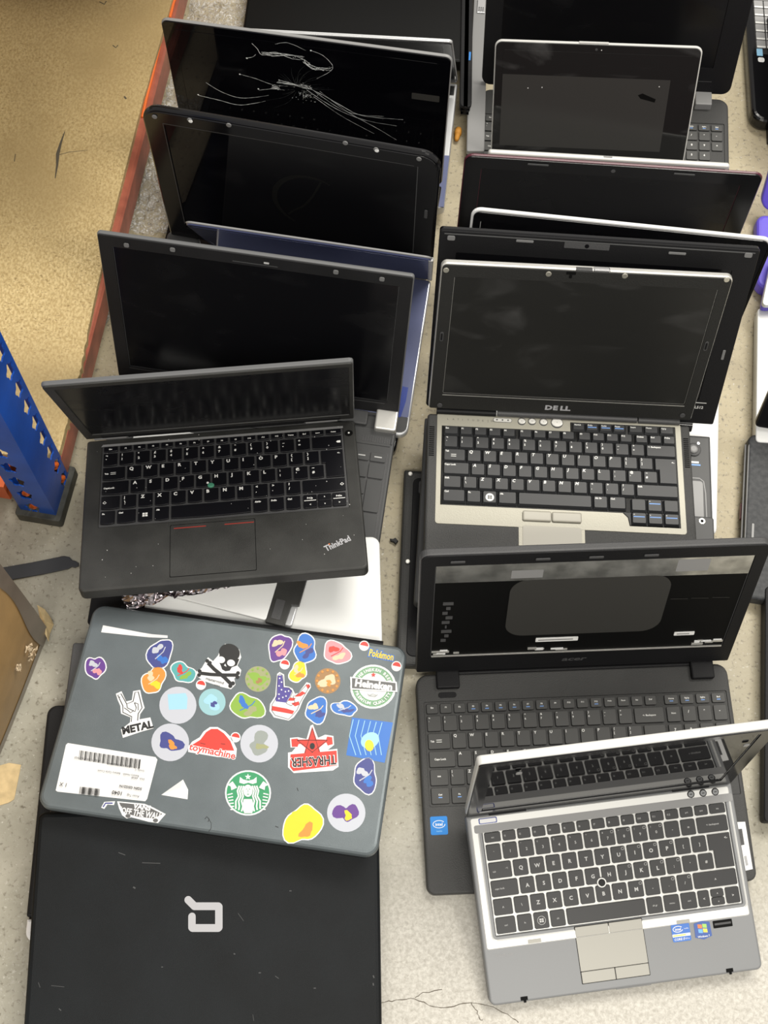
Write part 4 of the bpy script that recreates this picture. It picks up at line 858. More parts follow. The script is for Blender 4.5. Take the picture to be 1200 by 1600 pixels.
def tab():
    M['tabpanel'] = mat('dusty_gray_backlight', (.045, .044, .042), .35, spec=.4)
    n = 'tab'; root = thing('tablet', 'small silver rimmed tablet with dusty glass, leaning upright in front of the big black lid', 'tablet', pose(n)); w, d, l = SOL[n][7:]
    lid = lid_build(n, root, 6, 10, 'hpbright', 'scrtab', 'scrtab', (-127, 127, -9, 150), screen_z=.55, v0=-14, bez_in=1.8)
    mb = MB(); slab(mb, rrect(-126, 102, 4, 114, .5, 2), .84, .95, 0); mb.build('inner_panel', 'tabpanel', lid)
    mb = MB(); box(mb, -26, 14, l - 1.5, l + .8, -5, -1, .8, m=1); mb.build('rim_tab', ['charcoal', 'hpbright'], lid)
    x, v = lid_pt(n, 1010, 152); mb = MB(); slab(mb, [(x - 12, v + 3), (x - 8, v - 2), (x + 12, v - 7), (x + 13, v - 2), (x - 6, v + 6)][::1], .96, 1.0, 0); mb.build('smudge', 'ink', lid)
    for (px, py) in ((825, 137), (847, 136), (940, 78), (1030, 135)):
        x, v = lid_pt(n, px, py); mb = MB(); slab(mb, disc(x, v, .8, 8), .9, 1.1, .05); mb.build('speck', 'paper', lid)
    x, v = lid_pt(n, 932, 77); mb = MB(); slab(mb, disc(x, v, 1.8, 14), .86, 1.0, .05); mb.build('webcam', 'gray', lid)
    # slim silver device standing on edge in front of it
    a = gnd(763, 233, 84); b = gnd(1141, 255, 84); ang = math.atan2(b[1] - a[1], b[0] - a[0]); L = math.hypot(b[0] - a[0], b[1] - a[1])
    mt = Matrix.Translation((a[0] * .001, a[1] * .001 - .002, .0)) @ Matrix.Rotation(ang, 4, 'Z')
    r2 = thing('silver_tablet', 'slim silver closed tablet standing on its long edge in front of the dusty glass tablet', 'tablet', mt)
    mb = MB(); slab(mb, rrect(0, L, 30, 84, 4, 5), 0, 8, 3); body = mb.build('tablet_body', 'hpbright', r2, Matrix(((1, 0, 0, 0), (0, 0, -1, .004), (0, 1, 0, 0), (0, 0, 0, 1))))
    mb = MB(); box(mb, 4, L - 4, 34, 78, 7.9, 8.3, .1, r=3); mb.build('screen', 'scrgloss', body)
    mb = MB(); box(mb, L * .5 - 8, L * .5 + 4, 83.5, 84.6, 2, 5, .2); mb.build('port', 'midgray', body)
tab()
def bigtr():
    n = 'bigtr'; root = laptop(n, 'big black laptop with number pad at the top right, tall dark lid leaning back'); w, d, l = SOL[n][7:]
    base_build(n, root, 22, (16, 16, 8, 8), 'charcoal2', well=(-176, 176, -150, -44), floor=-1.2, slope=.5, bev=4, y1=2)
    keyboard(root, -174, 174, -46, -146, 13, 'acer', 'acer', 'keyacer', 'legend', -1.1, .9, 2.4, only=lambda x, y, r: x > 110 or x < -160)
    lid = lid_build(n, root, 9, (9, 9, 13, 13), 'black', 'black', 'scr', (-158, 150, 52, 236), v0=8)
    strokepart(lid, 'bezel_edge_line', 'gray', [(118, 30), (152, 30)], 1)
    x, y = base_pt(n, 1097, 157); mb = MB(); box(mb, x - 12, x + 12, -20, 4, -1, 12, 1.5); mb.build('hinge', 'midgray', root)
    x, y = base_pt(n, 790, 150); mb = MB(); box(mb, -150, -126, -16, 4, -1, 12, 1.5); mb.build('hinge', 'midgray', root)
bigtr()

def ubl():
    n = 'ubl'; root = laptop(n, 'black closed laptop lying under the right stack, its underside with pale rubber studs showing'); w, d, l = SOL[n][7:]
    base = base_build(n, root, 19.5, 10, 'charcoal2', bev=5, rb=2)
    mb = MB(); slab(mb, rrect(-w / 2 + 12, w / 2 - 12, -d + 12, -12, 8, 5), 0, 1.0, .8); mb.build('bottom_cover', 'black', base)
    for px, py in ((641, 741), (637, 878)):
        x, y = base_pt(n, px, py); mb = MB(); slab(mb, disc(x, y, 3.2, 16), .1, 2.6, 1); mb.build('rubber_stud', 'chromestrip', root)
    x, y = base_pt(n, 659, 762); mb = MB(); box(mb, x - 4, x + 5, y - 9, y + 9, .9, 1.8, .5, r=3, m=0); box(mb, x - 2, x + 3, y - 6, y + 6, 1.5, 2.2, .3, r=2, m=1); mb.build('battery_latch', ['charcoal', 'ink'], root)
ubl()

# =================================================================== LEFT STACK
def tp():
    n = 'tp'; root = laptop(n, 'matte black business laptop with open keyboard and low lid, topmost of the left stack'); w, d, l = SOL[n][7:]
    base = base_build(n, root, 19, (4, 4, 7, 7), 'tpblack', well=(-148.5, 152, -134, -8), floor=-1.4, slope=.8, bev=3)
    kb = keyboard(root, -147, 150.5, -12, -131, 10.5, 'tp', 'tp', 'keytp', 'legend', -1.3, 1.1, 3.0)
    mb = MB(); slab(mb, [(-149, -12), (-147, -8.8), (152, -8.8), (152, -12)][::-1][::-1][::-1], .05, .5, .1); mb.build('keyboard_bevel', 'midgray', base)
    mb = MB(); box(mb, -62.5, 38.5, -211, -138, .02, .25, .05, r=1.5, m=0); tb = mb.build('touchpad_groove', 'ink', root)
    mb = MB(); box(mb, -61.8, 37.8, -210.3, -138.8, .1, .5, .1, r=1.5); mb.build('touchpad', 'tpblack', tb)
    M['redline'] = mat('dull_red_line', (.28, .03, .02), .5)
    for a, b in ((-58, -20), (2, 37)):
        mb = MB(); box(mb, a, b, -144, -142.6, .45, .6, .02); mb.build('red_line', 'redline', tb)
    x, y = base_pt(n, 545, 677); mb = MB(); slab(mb, disc(x, y, 5, 24, 4.6), 0, .9, .3, m=0); slab(mb, disc(x, y, 1.2, 12), .8, 1.1, .05, m=1); mb.build('power_button', ['ink', 'legend'], root)
    x, y = base_pt(n, 330, 760); M['mint'] = mat('worn_green_nub', (.06, .26, .16), .6); mb = MB(); slab(mb, disc(x, y, 4.2, 16, 3.4), .5, 4, 1.4); o = mb.build('pointing_stick', 'mint', root); o['label'] = 'worn green pointing nub'
    mb = MB(); slab(mb, disc(x - 4, y + 5, 1.6, 9), .6, 1.6, .3); mb.build('lint', 'paper', root)
    x, y = base_pt(n, 527, 849); mb = MB(); text(mb, 'ThinkPad', x, y, 11, .1, align='C', ang=23, bold=.03, sx=.8); slab(mb, disc(x - 9.5, y - .2, .9, 8), .1, .25, 0, m=1); mb.build('logo', ['logo', 'wr'], root)
    lid = lid_build(n, root, 7, 5, 'rimgray', 'tpblack', 'scr', (-156, 162, 26, 219), v0=7, bez_in=1.2, screen_z=-.6)
    mb = MB(); box(mb, -146, 150, 11, 21, .5, 1.6, .5); mb.build('bezel_step', 'black', lid)
    for a, b in ((-158, -118), (106, 146)):
        mb = MB(); tube(mb, [(a, 3.5, 2), (b, 3.5, 2)], 4.4, 12); hg = mb.build('hinge', 'midgray', root)
    mb = MB(); tube(mb, [(-116, 4, 1), (104, 4, 1)], 3.2, 8); mb.build('hinge_cover', 'black', root)
    random.seed(4); mb = MB()
    for k in range(60):
        x, y = random.uniform(-155, 155), random.uniform(-215, -2); r = random.uniform(.25, .7)
        if -150 < x < 152 and -134 < y < -8: z = 1.15
        else: z = .05
        slab(mb, disc(x, y, r, 6), z, z + .3, 0)
    mb.build('dust', 'legendgray', root)['kind'] = 'stuff'
tp()

def blk():
    n = 'blk'; root = laptop(n, 'laptop with wide matte black screen and gray keypad, right behind the open business laptop'); w, d, l = SOL[n][7:]
    base = base_build(n, root, 19, (3, 3, 8, 8), 'gray', bev=3)
    def bp(px, py): return base_pt(n, px, py)
    x0, ya = bp(560, 670); x1, yb = bp(628, 655)
    mb = MB(); box(mb, -170, 176, -40, -18, .0, 1.2, .5); mb.build('rear_strip', 'gray', base)
    mb = MB(); a = bp(566, 684)
    for k in range(13): box(mb, a[0] + k * 3.1, a[0] + 2.2 + k * 3.1, a[1] - 4, a[1] + 4, 1.1, 1.5, .1)
    mb.build('speaker_grille', 'charcoal', root)
    kb = MB(); slab(kb, rrect(60, 176, -205, -48, 3, 3), .0, .5, .2); kbo = kb.build('keyboard', 'charcoal', root)
    rows = [(-62, -50), (-84, -64), (-106, -86), (-128, -108), (-150, -130), (-172, -152), (-200, -174)]
    cols = [(92, 111), (112.5, 131.5), (133, 152), (153.5, 173)]
    random.seed(1)
    cells = []
    for ri, (a, b) in enumerate(rows[:6]):
        for ci, (c, e) in enumerate(cols):
            if ci == 3 and ri in (2, 4): continue
            aa = a
            if ci == 3 and ri in (3, 5): pass
            if ci == 3 and ri == 1: aa = a
            cells.append((c, e, aa, b, ri, ci))
    for c, e, a, b, ri, ci in cells:
        if ci == 3 and ri == 3: b = rows[2][1]
        if ci == 3 and ri == 5: b = rows[4][1]
        mb = MB(); slab(mb, rrect(c, e, a, b, 1.2, 2), .5, 2.6, .4)
        if ri == 0: stroke(mb, [(c + 5, (a + b) / 2), (e - 5, (a + b) / 2)], 1.4, 2.65, 1)
        elif ci == 3 and ri == 5: text(mb, 'ENTER', (c + e) / 2, a + 6, 3.4, 2.65, 1, align='C')
        mb.build('key', ['gray', 'legendgray'], kbo)
    lid = lid_build(n, root, 7, 4, 'rimgray', 'blackmatte', 'scr', (-164, 165, 27, 226), v0=5, bez_in=1.4, r_in=1)
    strokepart(lid, 'bezel_edge_line', 'gray', [(-164, 25), (-128, 24)], 1.2); strokepart(lid, 'bezel_edge_line', 'gray', [(90, 24), (162, 25)], 1.2)
    for px, py in ((198, 382), (270, 389), (525, 424), (597, 435)):
        x, v = lid_pt(n, px, py); bumper(lid, x, v, 6, 6)
    x, v = lid_pt(n, 396, 410); mb = MB(); box(mb, x - 24, x + 28, v - 2, v - .9, .5, .9, .1); box(mb, x + 12, x + 18, v + 1, v + 3.4, .5, 1, .1, m=1); mb.build('webcam', ['gray', 'legendgray'], lid)
    x, y = bp(606, 660); mb = MB(); box(mb, x - 16, x + 12, -22, 6, -2, 12, 2.5); o = mb.build('hinge', 'chromestrip', root); o['label'] = 'silver hinge cap'
    x, y = bp(578, 658); mb = MB(); box(mb, x - 45, x - 3, -17, 2, -1, 7, 2); mb.build('hinge_cover', 'gray', root)
blk()

def strip():
    n = 'strip'; root = laptop(n, 'slim laptop with blue filmed deck and low glass lid, behind the wide matte black screen'); w, d, l = SOL[n][7:]
    base_build(n, root, 13, (4, 4, 12, 12), 'silver', bev=3)
    mb = MB(); slab(mb, rrect(-w / 2 + 3, w / 2 - 2.5, -d + 26, -2, (3, 3, 2, 2), 4), 0, .6, .2); mb.build('blue_film', 'bluefilm', root)
    mb = MB(); slab(mb, rrect(-w / 2 + 3, w / 2 - 2.5, -d + 4, -d + 26, (1, 1, 9, 9), 4), 0, .4, .2); mb.build('palm_rest', 'gray', root)
    P = [base_pt(n, *p) for p in ((629, 604), (638, 606), (634, 628), (626, 652), (620, 652))][::-1]; mb = MB(); slab(mb, P, .6, .9, 0); mb.build('blue_sticker_or_reflection', 'pencilblue', root)  # no sticker: dark blue reflection on the deck, painted as a flat patch
    lid = lid_build(n, root, 4, 10, 'midgray', 'scrblue', 'scrblue', (-140, 140, 10, 210), screen_z=.5, v0=2, bez_in=1.4)
    mb = MB(); box(mb, w / 2 - 5, w / 2 + 1, 2, l - 8, -4, 1.2, 1); mb.build('side_rim', 'hpbright', lid)
strip()

def hpb():
    n = 'hpb'; root = laptop(n, 'glossy black laptop with round corners and rubber bumpers, just in front of the cracked screen'); w, d, l = SOL[n][7:]
    base_build(n, root, 20, 12, 'blackgloss', bev=5)
    lid = lid_build(n, root, 11, (24, 24, 5, 5), 'blackgloss', 'blackgloss', 'scrgloss', (-154, 154, 30, 234), v0=6, bev=4, bez_in=3, seg=8)
    strokepart(lid, 'bezel_seam', 'gray', [(154.5, 40), (154.5, 236)], 1.0); strokepart(lid, 'bezel_seam', 'charcoal', [(-155, 40), (-155, 236), (150, 236)], .8)
    for i, (px, py) in enumerate(((242, 181), (297, 186), (358, 194), (540, 222), (588, 232), (655, 247))):
        x, v = lid_pt(n, px, py); mb = MB(); slab(mb, disc(0, 0, 3.2, 16), 0, 1.8, .8); mb.build('bumper', 'rubbergray', lid, Matrix.Translation((x * .001, v * .001, .0006)))
        if i in (1, 4): mb = MB(); slab(mb, disc(x + 1, v - 1, 2.6, 10), 1.8, 2.7, .3); mb.build('bumper_residue', 'paper', lid)
    bumper(lid, 168, 150, 4, 16, 'charcoal')
    mb = MB(); slab(mb, rrect(-w / 2 - 6, -w / 2 + 40, -16, 12, 10, 6), -16, 2, 5); mb.build('hinge_housing', 'gray', root)
    # dried swirl marks on the glass
    mb = MB(); stroke(mb, [(20 + 46 * math.cos(a), 130 + 50 * math.sin(a)) for a in [i * .12 for i in range(8, 36)]], [2 + 5 * math.sin(i / 28 * 3.14) for i in range(28)], -.85); stroke(mb, [(36 - i * 2.2, 176 - i * 4.1 - 10 * math.sin(i / 5)) for i in range(22)], 3, -.85)
    M['swirl'] = mat('dull_swirl_mark', (.005, .005, .005), .3, spec=.3); mb.build('swirl_mark', 'swirl', lid)
hpb()

def crk():
    n = 'crk'; root = laptop(n, 'laptop with shattered black glass screen at the upper left'); w, d, l = SOL[n][7:]
    base_build(n, root, 18, 9, 'blackgloss', bev=3, well=(-172, 172, -130, -20), floor=-1)
    keyboard(root, -170, 170, -22, -128, 12, 'acer', 'acer', 'keytp', 'legend', -.9, .6, 2.4, merged=True)
    lid = lid_build(n, root, 6, (9, 9, 4, 4), 'midgray', 'scrgloss', 'scrgloss', (-168, 168, 16, 232), screen_z=.55, v0=3, bez_in=1.2)
    random.seed(9)
    L = lambda px, py: lid_pt(n, px, py)
    mb = MB(); md = MB(); z = 1.0
    def crack(mbb, pts, w0, j=0):
        q = []
        P = [Vector(L(*p)) for p in pts]
        for k in range(len(P) - 1):
            p0 = P[max(k - 1, 0)]; p1 = P[k]; p2 = P[k + 1]; p3 = P[min(k + 2, len(P) - 1)]
            for i in range(6):
                t = i / 6; q.append(.5 * ((2 * p1) + (p2 - p0) * t + (2 * p0 - 5 * p1 + 4 * p2 - p3) * t * t + (3 * p1 - p0 - 3 * p2 + p3) * t ** 3) + Vector((random.uniform(-j, j), random.uniform(-j, j))))
        q.append(P[-1]); nn = len(q); stroke(mbb, q, [w0 * .8 * (.3 + .7 * random.random()) * (.5 + .5 * math.sin(math.pi * min(1, .15 + i / nn))) for i in range(nn)], z)
    for pts, ww in (([(375, 115), (400, 122), (425, 131), (450, 134)], .9), ([(310, 148), (340, 155), (372, 163), (395, 161), (415, 157)], 1.2), ([(322, 128), (345, 142), (370, 151), (392, 152), (420, 148)], 1.0), ([(405, 140), (425, 138), (445, 140)], .7),
                    ([(470, 130), (505, 148), (535, 165), (560, 178), (590, 183), (630, 186)], 1.2), ([(480, 140), (510, 160), (540, 176), (575, 188), (620, 196)], 1.0), ([(485, 137), (530, 168), (560, 178), (600, 181)], .8), ([(490, 150), (530, 178), (560, 195), (585, 208)], .7), ([(500, 142), (545, 175), (590, 200), (620, 218)], .7),
                    ([(486, 78), (505, 86), (520, 102), (514, 112), (495, 122)], .8), ([(394, 67), (402, 75), (410, 85), (430, 82), (455, 85), (475, 92), (490, 103), (510, 106), (520, 104)], 1.2), ([(430, 68), (450, 66), (478, 78)], .7), ([(384, 90), (395, 88), (400, 84)], .8)):
        crack(mb, pts, ww, .15)
    for pts in ([(410, 82), (430, 84), (455, 87), (475, 90)], [(475, 95), (488, 104), (500, 106), (517, 107)], [(435, 127), (455, 131), (478, 135), (486, 138)], [(425, 134), (437, 137)]):
        for k in range(4): crack(mb, [(x + random.uniform(-2, 2), y + random.uniform(-3, 3)) for x, y in pts], 1.1, .5)
        for k in range(26):
            i = random.randrange(len(pts) - 1); t = random.random(); x, v = L(pts[i][0] + (pts[i + 1][0] - pts[i][0]) * t + random.uniform(-3, 3), pts[i][1] + (pts[i + 1][1] - pts[i][1]) * t + random.uniform(-3.5, 3.5)); sz = random.uniform(.6, 1.7)
            mb.add([(x + sz * random.uniform(-1, 1), v + sz * random.uniform(-1, 1), z + .1) for _ in range(3)], [[0, 1, 2]])
    cx, cy = 466, 138
    for k in range(46):      # fine radial cracks
        a = random.choice((random.uniform(2.0, 4.4), random.uniform(-1.2, .9), random.uniform(3.6, 5.0))); r = random.uniform(16, 62); crack(md, [(cx + 6 * math.cos(a), cy + 5 * math.sin(a)), (cx + r * .5 * math.cos(a + .06), cy + r * .4 * math.sin(a + .06)), (cx + r * math.cos(a + .22), cy + r * .6 * math.sin(a + .12))], .34)
    for k in range(110):     # crushed glass spot
        a = random.uniform(0, 2 * math.pi); r = abs(random.gauss(0, 1)) * 13; x, v = L(474 + r * math.cos(a) + 5, 148 + r * .7 * math.sin(a)); s = random.uniform(.5, 1.3)
        mb.add([(x + s * random.uniform(-1, 1), v + s * random.uniform(-1, 1), z + .1) for _ in range(3)], [[0, 1, 2]])
    for (px, py) in ((375, 115), (404, 138), (310, 147), (486, 78), (386, 90)):
        x, v = L(px, py); flat(mb, disc(x, v, 1.2, 8), z + .1)
    o = mb.build('glass_crack', 'crack', lid); md.build('fine_glass_crack', 'crackdim', lid)
    x, v = L(665, 152); mb = MB(); slab(mb, rrect(x - 18, x + 18, v - 5, v + 6, .6, 1), .86, .9, 0); mb.build('faint_label', 'panel', lid)
crk()

def slv():
    n = 'slv'; root = laptop(n, 'silver laptop with low lid, its thin silver lid rim showing behind the cracked screen'); w, d, l = SOL[n][7:]
    base_build(n, root, 17, (3, 3, 8, 8), 'silver', bev=2.5)
    mb = MB(); box(mb, w / 2 - 22, w / 2 - .5, -d + 2, -d + 92, -2, .4, .2); mb.build('blue_film', 'bluefilm', root)
    mb = MB(); box(mb, w / 2 - 18, w / 2 - 3, -26, -8, -1, 3, .6); mb.build('hinge', 'chrome', root)
    lid_build(n, root, 6, 6, 'silver', 'blackgloss', 'scr', (-155, 155, 14, 216), v0=3)
slv()
def top():
    n = 'top'; root = laptop(n, 'large glossy black laptop cut by the top edge of the photo, left column'); w, d, l = SOL[n][7:]
    # only its lowered deck is in the photo
    base = base_build(n, root, 22, 9, 'deepblack', bev=4, well=(-160, 160, -172, -60), floor=-1.5)
    lid = lid_build(n, root, 9, 8, 'black', 'blackgloss', 'scr', (-165, 165, 16, 232), v0=4)
    hinge(root, -150, -110); hinge(root, 110, 150)
top()

def stk():
    n = 'stk'; root = laptop(n, 'closed gunmetal laptop with stickers all over its lid'); w, d, l = SOL[n][7:]
    mb = MB(); slab(mb, rrect(-w / 2 + 2, w / 2 - 2, -d + 2, -2, 14, 6), -27, -9, 6); mb.build('base', 'black', root)
    mb = MB(); slab(mb, rrect(-w / 2, w / 2, -d, 0, 15, 8), -12, 0, 5, bb=2); lid = mb.build('lid', 'gunmetal', root)
    mb = MB(); tube(mb, [(-w / 2 + 30, 2, -12), (w / 2 - 30, 2, -12)], 6, 10); mb.build('hinge_cover', 'black', root)
    def P(px, py): return base_pt(n, px, py)
    TILT = 8.5      # photo-upright direction on the lid
    cols = {'w': (.80, .80, .80), 'k': (.02, .02, .02), 'red': (.68, .055, .04), 'org': (.75, .28, .05), 'yel': (.86, .62, .03), 'grn': (.25, .42, .06), 'teal': (.10, .38, .38), 'sgrn': (.045, .30, .13), 'hgrn': (.20, .38, .22),
            'blue': (.04, .17, .55), 'lblue': (.35, .62, .78), 'navy': (.06, .07, .25), 'pur': (.13, .05, .26), 'pink': (.75, .30, .33), 'cream': (.72, .58, .38), 'pale': (.52, .54, .60), 'aqua': (.30, .52, .56), 'brn': (.36, .20, .08), 'gry': (.30, .33, .31), 'dg': (.12, .12, .12), 'flag': (.09, .07, .30), 'olive': (.34, .35, .18), 'foil': (.7, .7, .72)}
    for k, c in cols.items():
        if 'v_' + k not in M: M['v_' + k] = mat('vinyl_' + k, c, .36)
    def sticker(layers, label, name='sticker'):
        """layers: list of (colour, kind, data...) in photo points; later layers lie on top"""
        mb = MB(); ms = []; z = .12
        for ly in layers:
            c = 'v_' + ly[0]; 
            if c not in ms: ms.append(c)
            mi = ms.index(c); kd = ly[1]
            if kd == 'poly':
                q = [P(*p) for p in ly[2]]
                if sum(q[i - 1][0] * q[i][1] - q[i][0] * q[i - 1][1] for i in range(len(q))) < 0: q = q[::-1]
                flat(mb, q, z, mi)
            elif kd == 'ell':
                cx, cy, rx, ry, ro = ly[2:7]; q = []
                for i in range(30):
                    a = 2 * math.pi * i / 30; ex, ey = rx * math.cos(a), ry * math.sin(a); q.append(P(cx + ex * math.cos(R(ro)) - ey * math.sin(R(ro)), cy - ex * math.sin(R(ro)) - ey * math.cos(R(ro))))
                flat(mb, q, z, mi)
            elif kd == 'line': stroke(mb, [P(*p) for p in ly[2]], ly[3], z, mi)
            elif kd == 'text':
                s, px, py, size, ang = ly[2:7]; kw = ly[7] if len(ly) > 7 else {}; x, y = P(px, py); text(mb, s, x, y, size, z, mi, ang=ang + TILT, **kw)
            z += .035
        o = mb.build(name, ms, lid); o['label'] = label; return o
    rs = random.Random(21)
    def wob(px, py, rx, ry, ro, n=28, a=.10, k=(2, 3, 5)):
        ph = [rs.uniform(0, 6.28) for _ in k]; out = []
        for i in range(n):
            t = 2 * math.pi * i / n; q = 1 + sum(a / (j + 1) * 1.6 * math.sin(kk * t + p) for j, (kk, p) in enumerate(zip(k, ph)))
            ex, ey = rx * q * math.cos(t), ry * q * math.sin(t); out.append((px + ex * math.cos(R(ro)) - ey * math.sin(R(ro)), py - ex * math.sin(R(ro)) - ey * math.cos(R(ro))))
        return out
    def shrink(p, cx, cy, d): return [(x - (x - cx) / max(1e-6, math.hypot(x - cx, y - cy)) * d, y - (y - cy) / max(1e-6, math.hypot(x - cx, y - cy)) * d) for x, y in p]
    def blob(px, py, rx, ry, c1, c2, ro, label, extra=()):
        """plain die-cut sticker: white border, colour field and a few abstract patches"""
        o = wob(px, py, rx, ry, ro); i_ = shrink(o, px, py, 1.9); L = [('w', 'poly', o), (c1, 'poly', i_)]
        dk = {'yel': 'org', 'blue': 'navy', 'pur': 'pink', 'org': 'yel', 'grn': 'olive', 'pink': 'cream', 'teal': 'grn', 'navy': 'blue'}.get(c1, 'gry')
        L.append((dk, 'poly', wob(px + rx * .22, py + ry * .30, rx * .42, ry * .26, ro + 35, 18, .22)))
        L.append((c2, 'poly', wob(px - rx * .25, py - ry * .28, rx * .34, ry * .28, ro - 30, 18, .22)))
        L.append((c2, 'line', [(px - rx * .45, py + ry * .28), (px - rx * .1, py + ry * .1), (px + rx * .3, py - ry * .12), (px + rx * .5, py - ry * .4)], 1.1))
        sticker(L, label)
    # asset label
    sticker([('w', 'poly', [(106, 1161), (243, 1183), (246, 1187), (230, 1248), (227, 1252), (90, 1237), (87, 1235), (103, 1164)]),] +
            [('k', 'line', [(125 + k * 2.35, 1172.5 + k * .37), (123.4 + k * 2.35, 1187 + k * .37)], [.5, 1.2, .8, .4, 1.5, .7][(k * 7) % 6]) for k in range(41)] +
            [('k', 'line', [(126 + k * 2.0, 1230 + k * .25), (124.5 + k * 2.0, 1241 + k * .25)], [.5, 1.1, .8, .4, 1.3][(k * 3) % 5]) for k in range(16)] +
            [('k', 'text', 'Date: 13:23 11/03/2025', 156, 1190, 3.0, 172), ('k', 'text', 'S/N:  5CG5022TBKT', 204, 1199, 3.0, 172), ('dg', 'text', 'Grade: C', 226, 1206, 3.0, 172, {}), ('k', 'text', 'Battery Health:   Battery Cycle Count:', 185, 1209.5, 3.0, 172, {'align': 'C'}),
             ('k', 'text', 'Disk:  64GB', 226, 1219, 3.0, 172, {}), ('k', 'text', 'SGIN G5G21N', 222, 1234, 4.0, 172, {'bold': .02}), ('k', 'text', 'Asset Tag:', 218, 1246, 3.4, 172, {}), ('k', 'text', '1040', 183, 1240, 6.0, 172, {'align': 'C', 'bold': .01}), ('k', 'text', '1 X', 99, 1227, 6.0, 172, {'align': 'C'})],
            'white asset label with barcodes, upside down')
    sticker([('foil', 'poly', [(161, 977), (200, 985), (238, 991), (262, 993), (262, 997), (234, 996), (205, 993), (158, 988)]), ('w', 'poly', [(161, 977), (230, 990), (228, 995), (158, 988)])], 'torn white strip', 'torn_sticker')
    blob(250, 1022, 17, 28, 'navy', 'pale', -18, 'tall blue and white sticker')
    blob(149, 1043, 15, 20, 'pur', 'pale', 0, 'half torn purple sticker')
    blob(240, 1063, 18, 22, 'org', 'cream', -10, 'orange sticker')
    blob(286, 1051, 19, 17, 'teal', 'red', -15, 'teal and red sticker')
    blob(437, 1012, 16, 26, 'pur', 'cream', -15, 'purple and cream sticker'); blob(477, 1014, 20, 21, 'blue', 'org', 0, 'blue and orange sticker')
    blob(526, 1020, 20, 20, 'pink', 'red', 0, 'pink sticker'); blob(466, 1050, 14, 17, 'yel', 'cream', 0, 'yellow sticker')
    blob(386, 1104, 25, 22, 'grn', 'blue', -25, 'green sticker with blue centre'); blob(495, 1110, 20, 19, 'blue', 'cream', 0, 'blue and tan sticker')
    blob(538, 1107, 21, 12, 'blue', 'pale', -20, 'small blue sticker'); blob(571, 1213, 21, 25, 'navy', 'pale', 10, 'navy sticker')
    blob(473, 1288, 28, 33, 'yel', 'yel', -15, 'large yellow sticker near the front edge')
    for (cx, cy, r, c, c2, nm) in ((278, 1102, 29, 'pale', 'lblue', 'round pale sticker with light blue square'), (331.5, 1097, 21, 'aqua', 'lblue', 'round aqua sticker'), (403, 1061, 20, 'olive', 'grn', 'round olive and green sticker'), (512, 1064, 20, 'brn', 'cream', 'round brown and cream sticker'), (266, 1160, 29.5, 'pale', 'navy', 'round pale sticker with navy patch'), (405, 1162, 29.5, 'pale', 'gry', 'round pale sticker with gray patch'), (541, 1270, 30, 'pale', 'pur', 'round pale sticker with purple patch')):
        k = .55
        L = [(c, 'ell', cx, cy, r, r, 0)]
        if nm.endswith('square'): L.append((c2, 'poly', [(cx - 16, cy - 17), (cx + 12, cy - 19), (cx + 15, cy - 12), (cx + 14, cy + 6), (cx - 14, cy + 7)]))
        else:
            L.append((c2, 'poly', wob(cx, cy, r * k, r * k * .9, 30, 26, .2))); L.append(({'navy': 'org', 'gry': 'olive', 'pur': 'yel', 'grn': 'brn', 'cream': 'org', 'lblue': 'navy'}.get(c2, 'gry'), 'poly', wob(cx + r * .1, cy + r * .15, r * .26, r * .18, -20, 16, .25)))
            if c in ('brn', 'olive'):
                for a in range(0, 360, 30): L.append((c2 if c == 'olive' else 'org', 'ell', cx + r * .82 * math.cos(R(a)), cy + r * .82 * math.sin(R(a)), 1.8, 1.8, 0))
        sticker(L, nm)
    for i, (cx, cy) in enumerate(((314, 1070), (445, 1038), (569, 1009), (619.5, 1041), (368, 1152))):
        sticker([('w', 'ell', cx, cy, 8, 8, 0), ('red', 'poly', [(cx + 6.4 * math.cos(R(a)), cy - 6.4 * math.sin(R(a))) for a in range(-12, 169, 15)])], 'tiny red and white round sticker')
    # skull and crossbones
    S = lambda *p: list(p)
    sticker([('w', 'poly', S((315, 1044), (325, 1027), (333, 1033), (341, 1024), (345, 1011), (352, 1006), (364, 1007), (374, 1015), (377, 1027), (371, 1040), (377, 1047), (375, 1056), (366, 1060), (368, 1070), (361, 1077), (345, 1073), (318, 1064), (308, 1057), (306, 1050))),
             ('k', 'ell', 358.5, 1020, 16.5, 14, -15), ('k', 'poly', S((343, 1024), (341, 1032), (345, 1040), (347, 1046), (352, 1049), (359, 1048), (362, 1043), (370, 1040), (374, 1030))),
             ('w', 'ell', 345.5, 1031, 6.2, 5.2, -10), ('w', 'ell', 361, 1036, 6.2, 5.2, -10), ('w', 'poly', S((350, 1040), (352, 1037), (354, 1042))),
             ('k', 'line', S((325, 1036), (335, 1046), (350, 1058), (362, 1070)), 4.2), ('k', 'line', S((313, 1052), (330, 1054), (350, 1055), (372, 1055)), 4.2),
             ('k', 'ell', 324, 1033, 3, 3, 0), ('k', 'ell', 328, 1036, 3, 3, 0), ('k', 'ell', 312, 1049, 3, 3, 0), ('k', 'ell', 311, 1055, 3, 3, 0), ('k', 'ell', 364, 1068, 3.2, 3.2, 0), ('k', 'ell', 360, 1072, 3.2, 3.2, 0), ('k', 'ell', 372, 1052, 3, 3, 0), ('k', 'ell', 371, 1058, 3, 3, 0),
             ('dg', 'text', 'mastermind', 322, 1060, 4.6, -16, {'bold': .01}), ('dg', 'text', 'JAPAN', 335, 1070, 2.4, -16)], 'black skull and crossbones sticker')
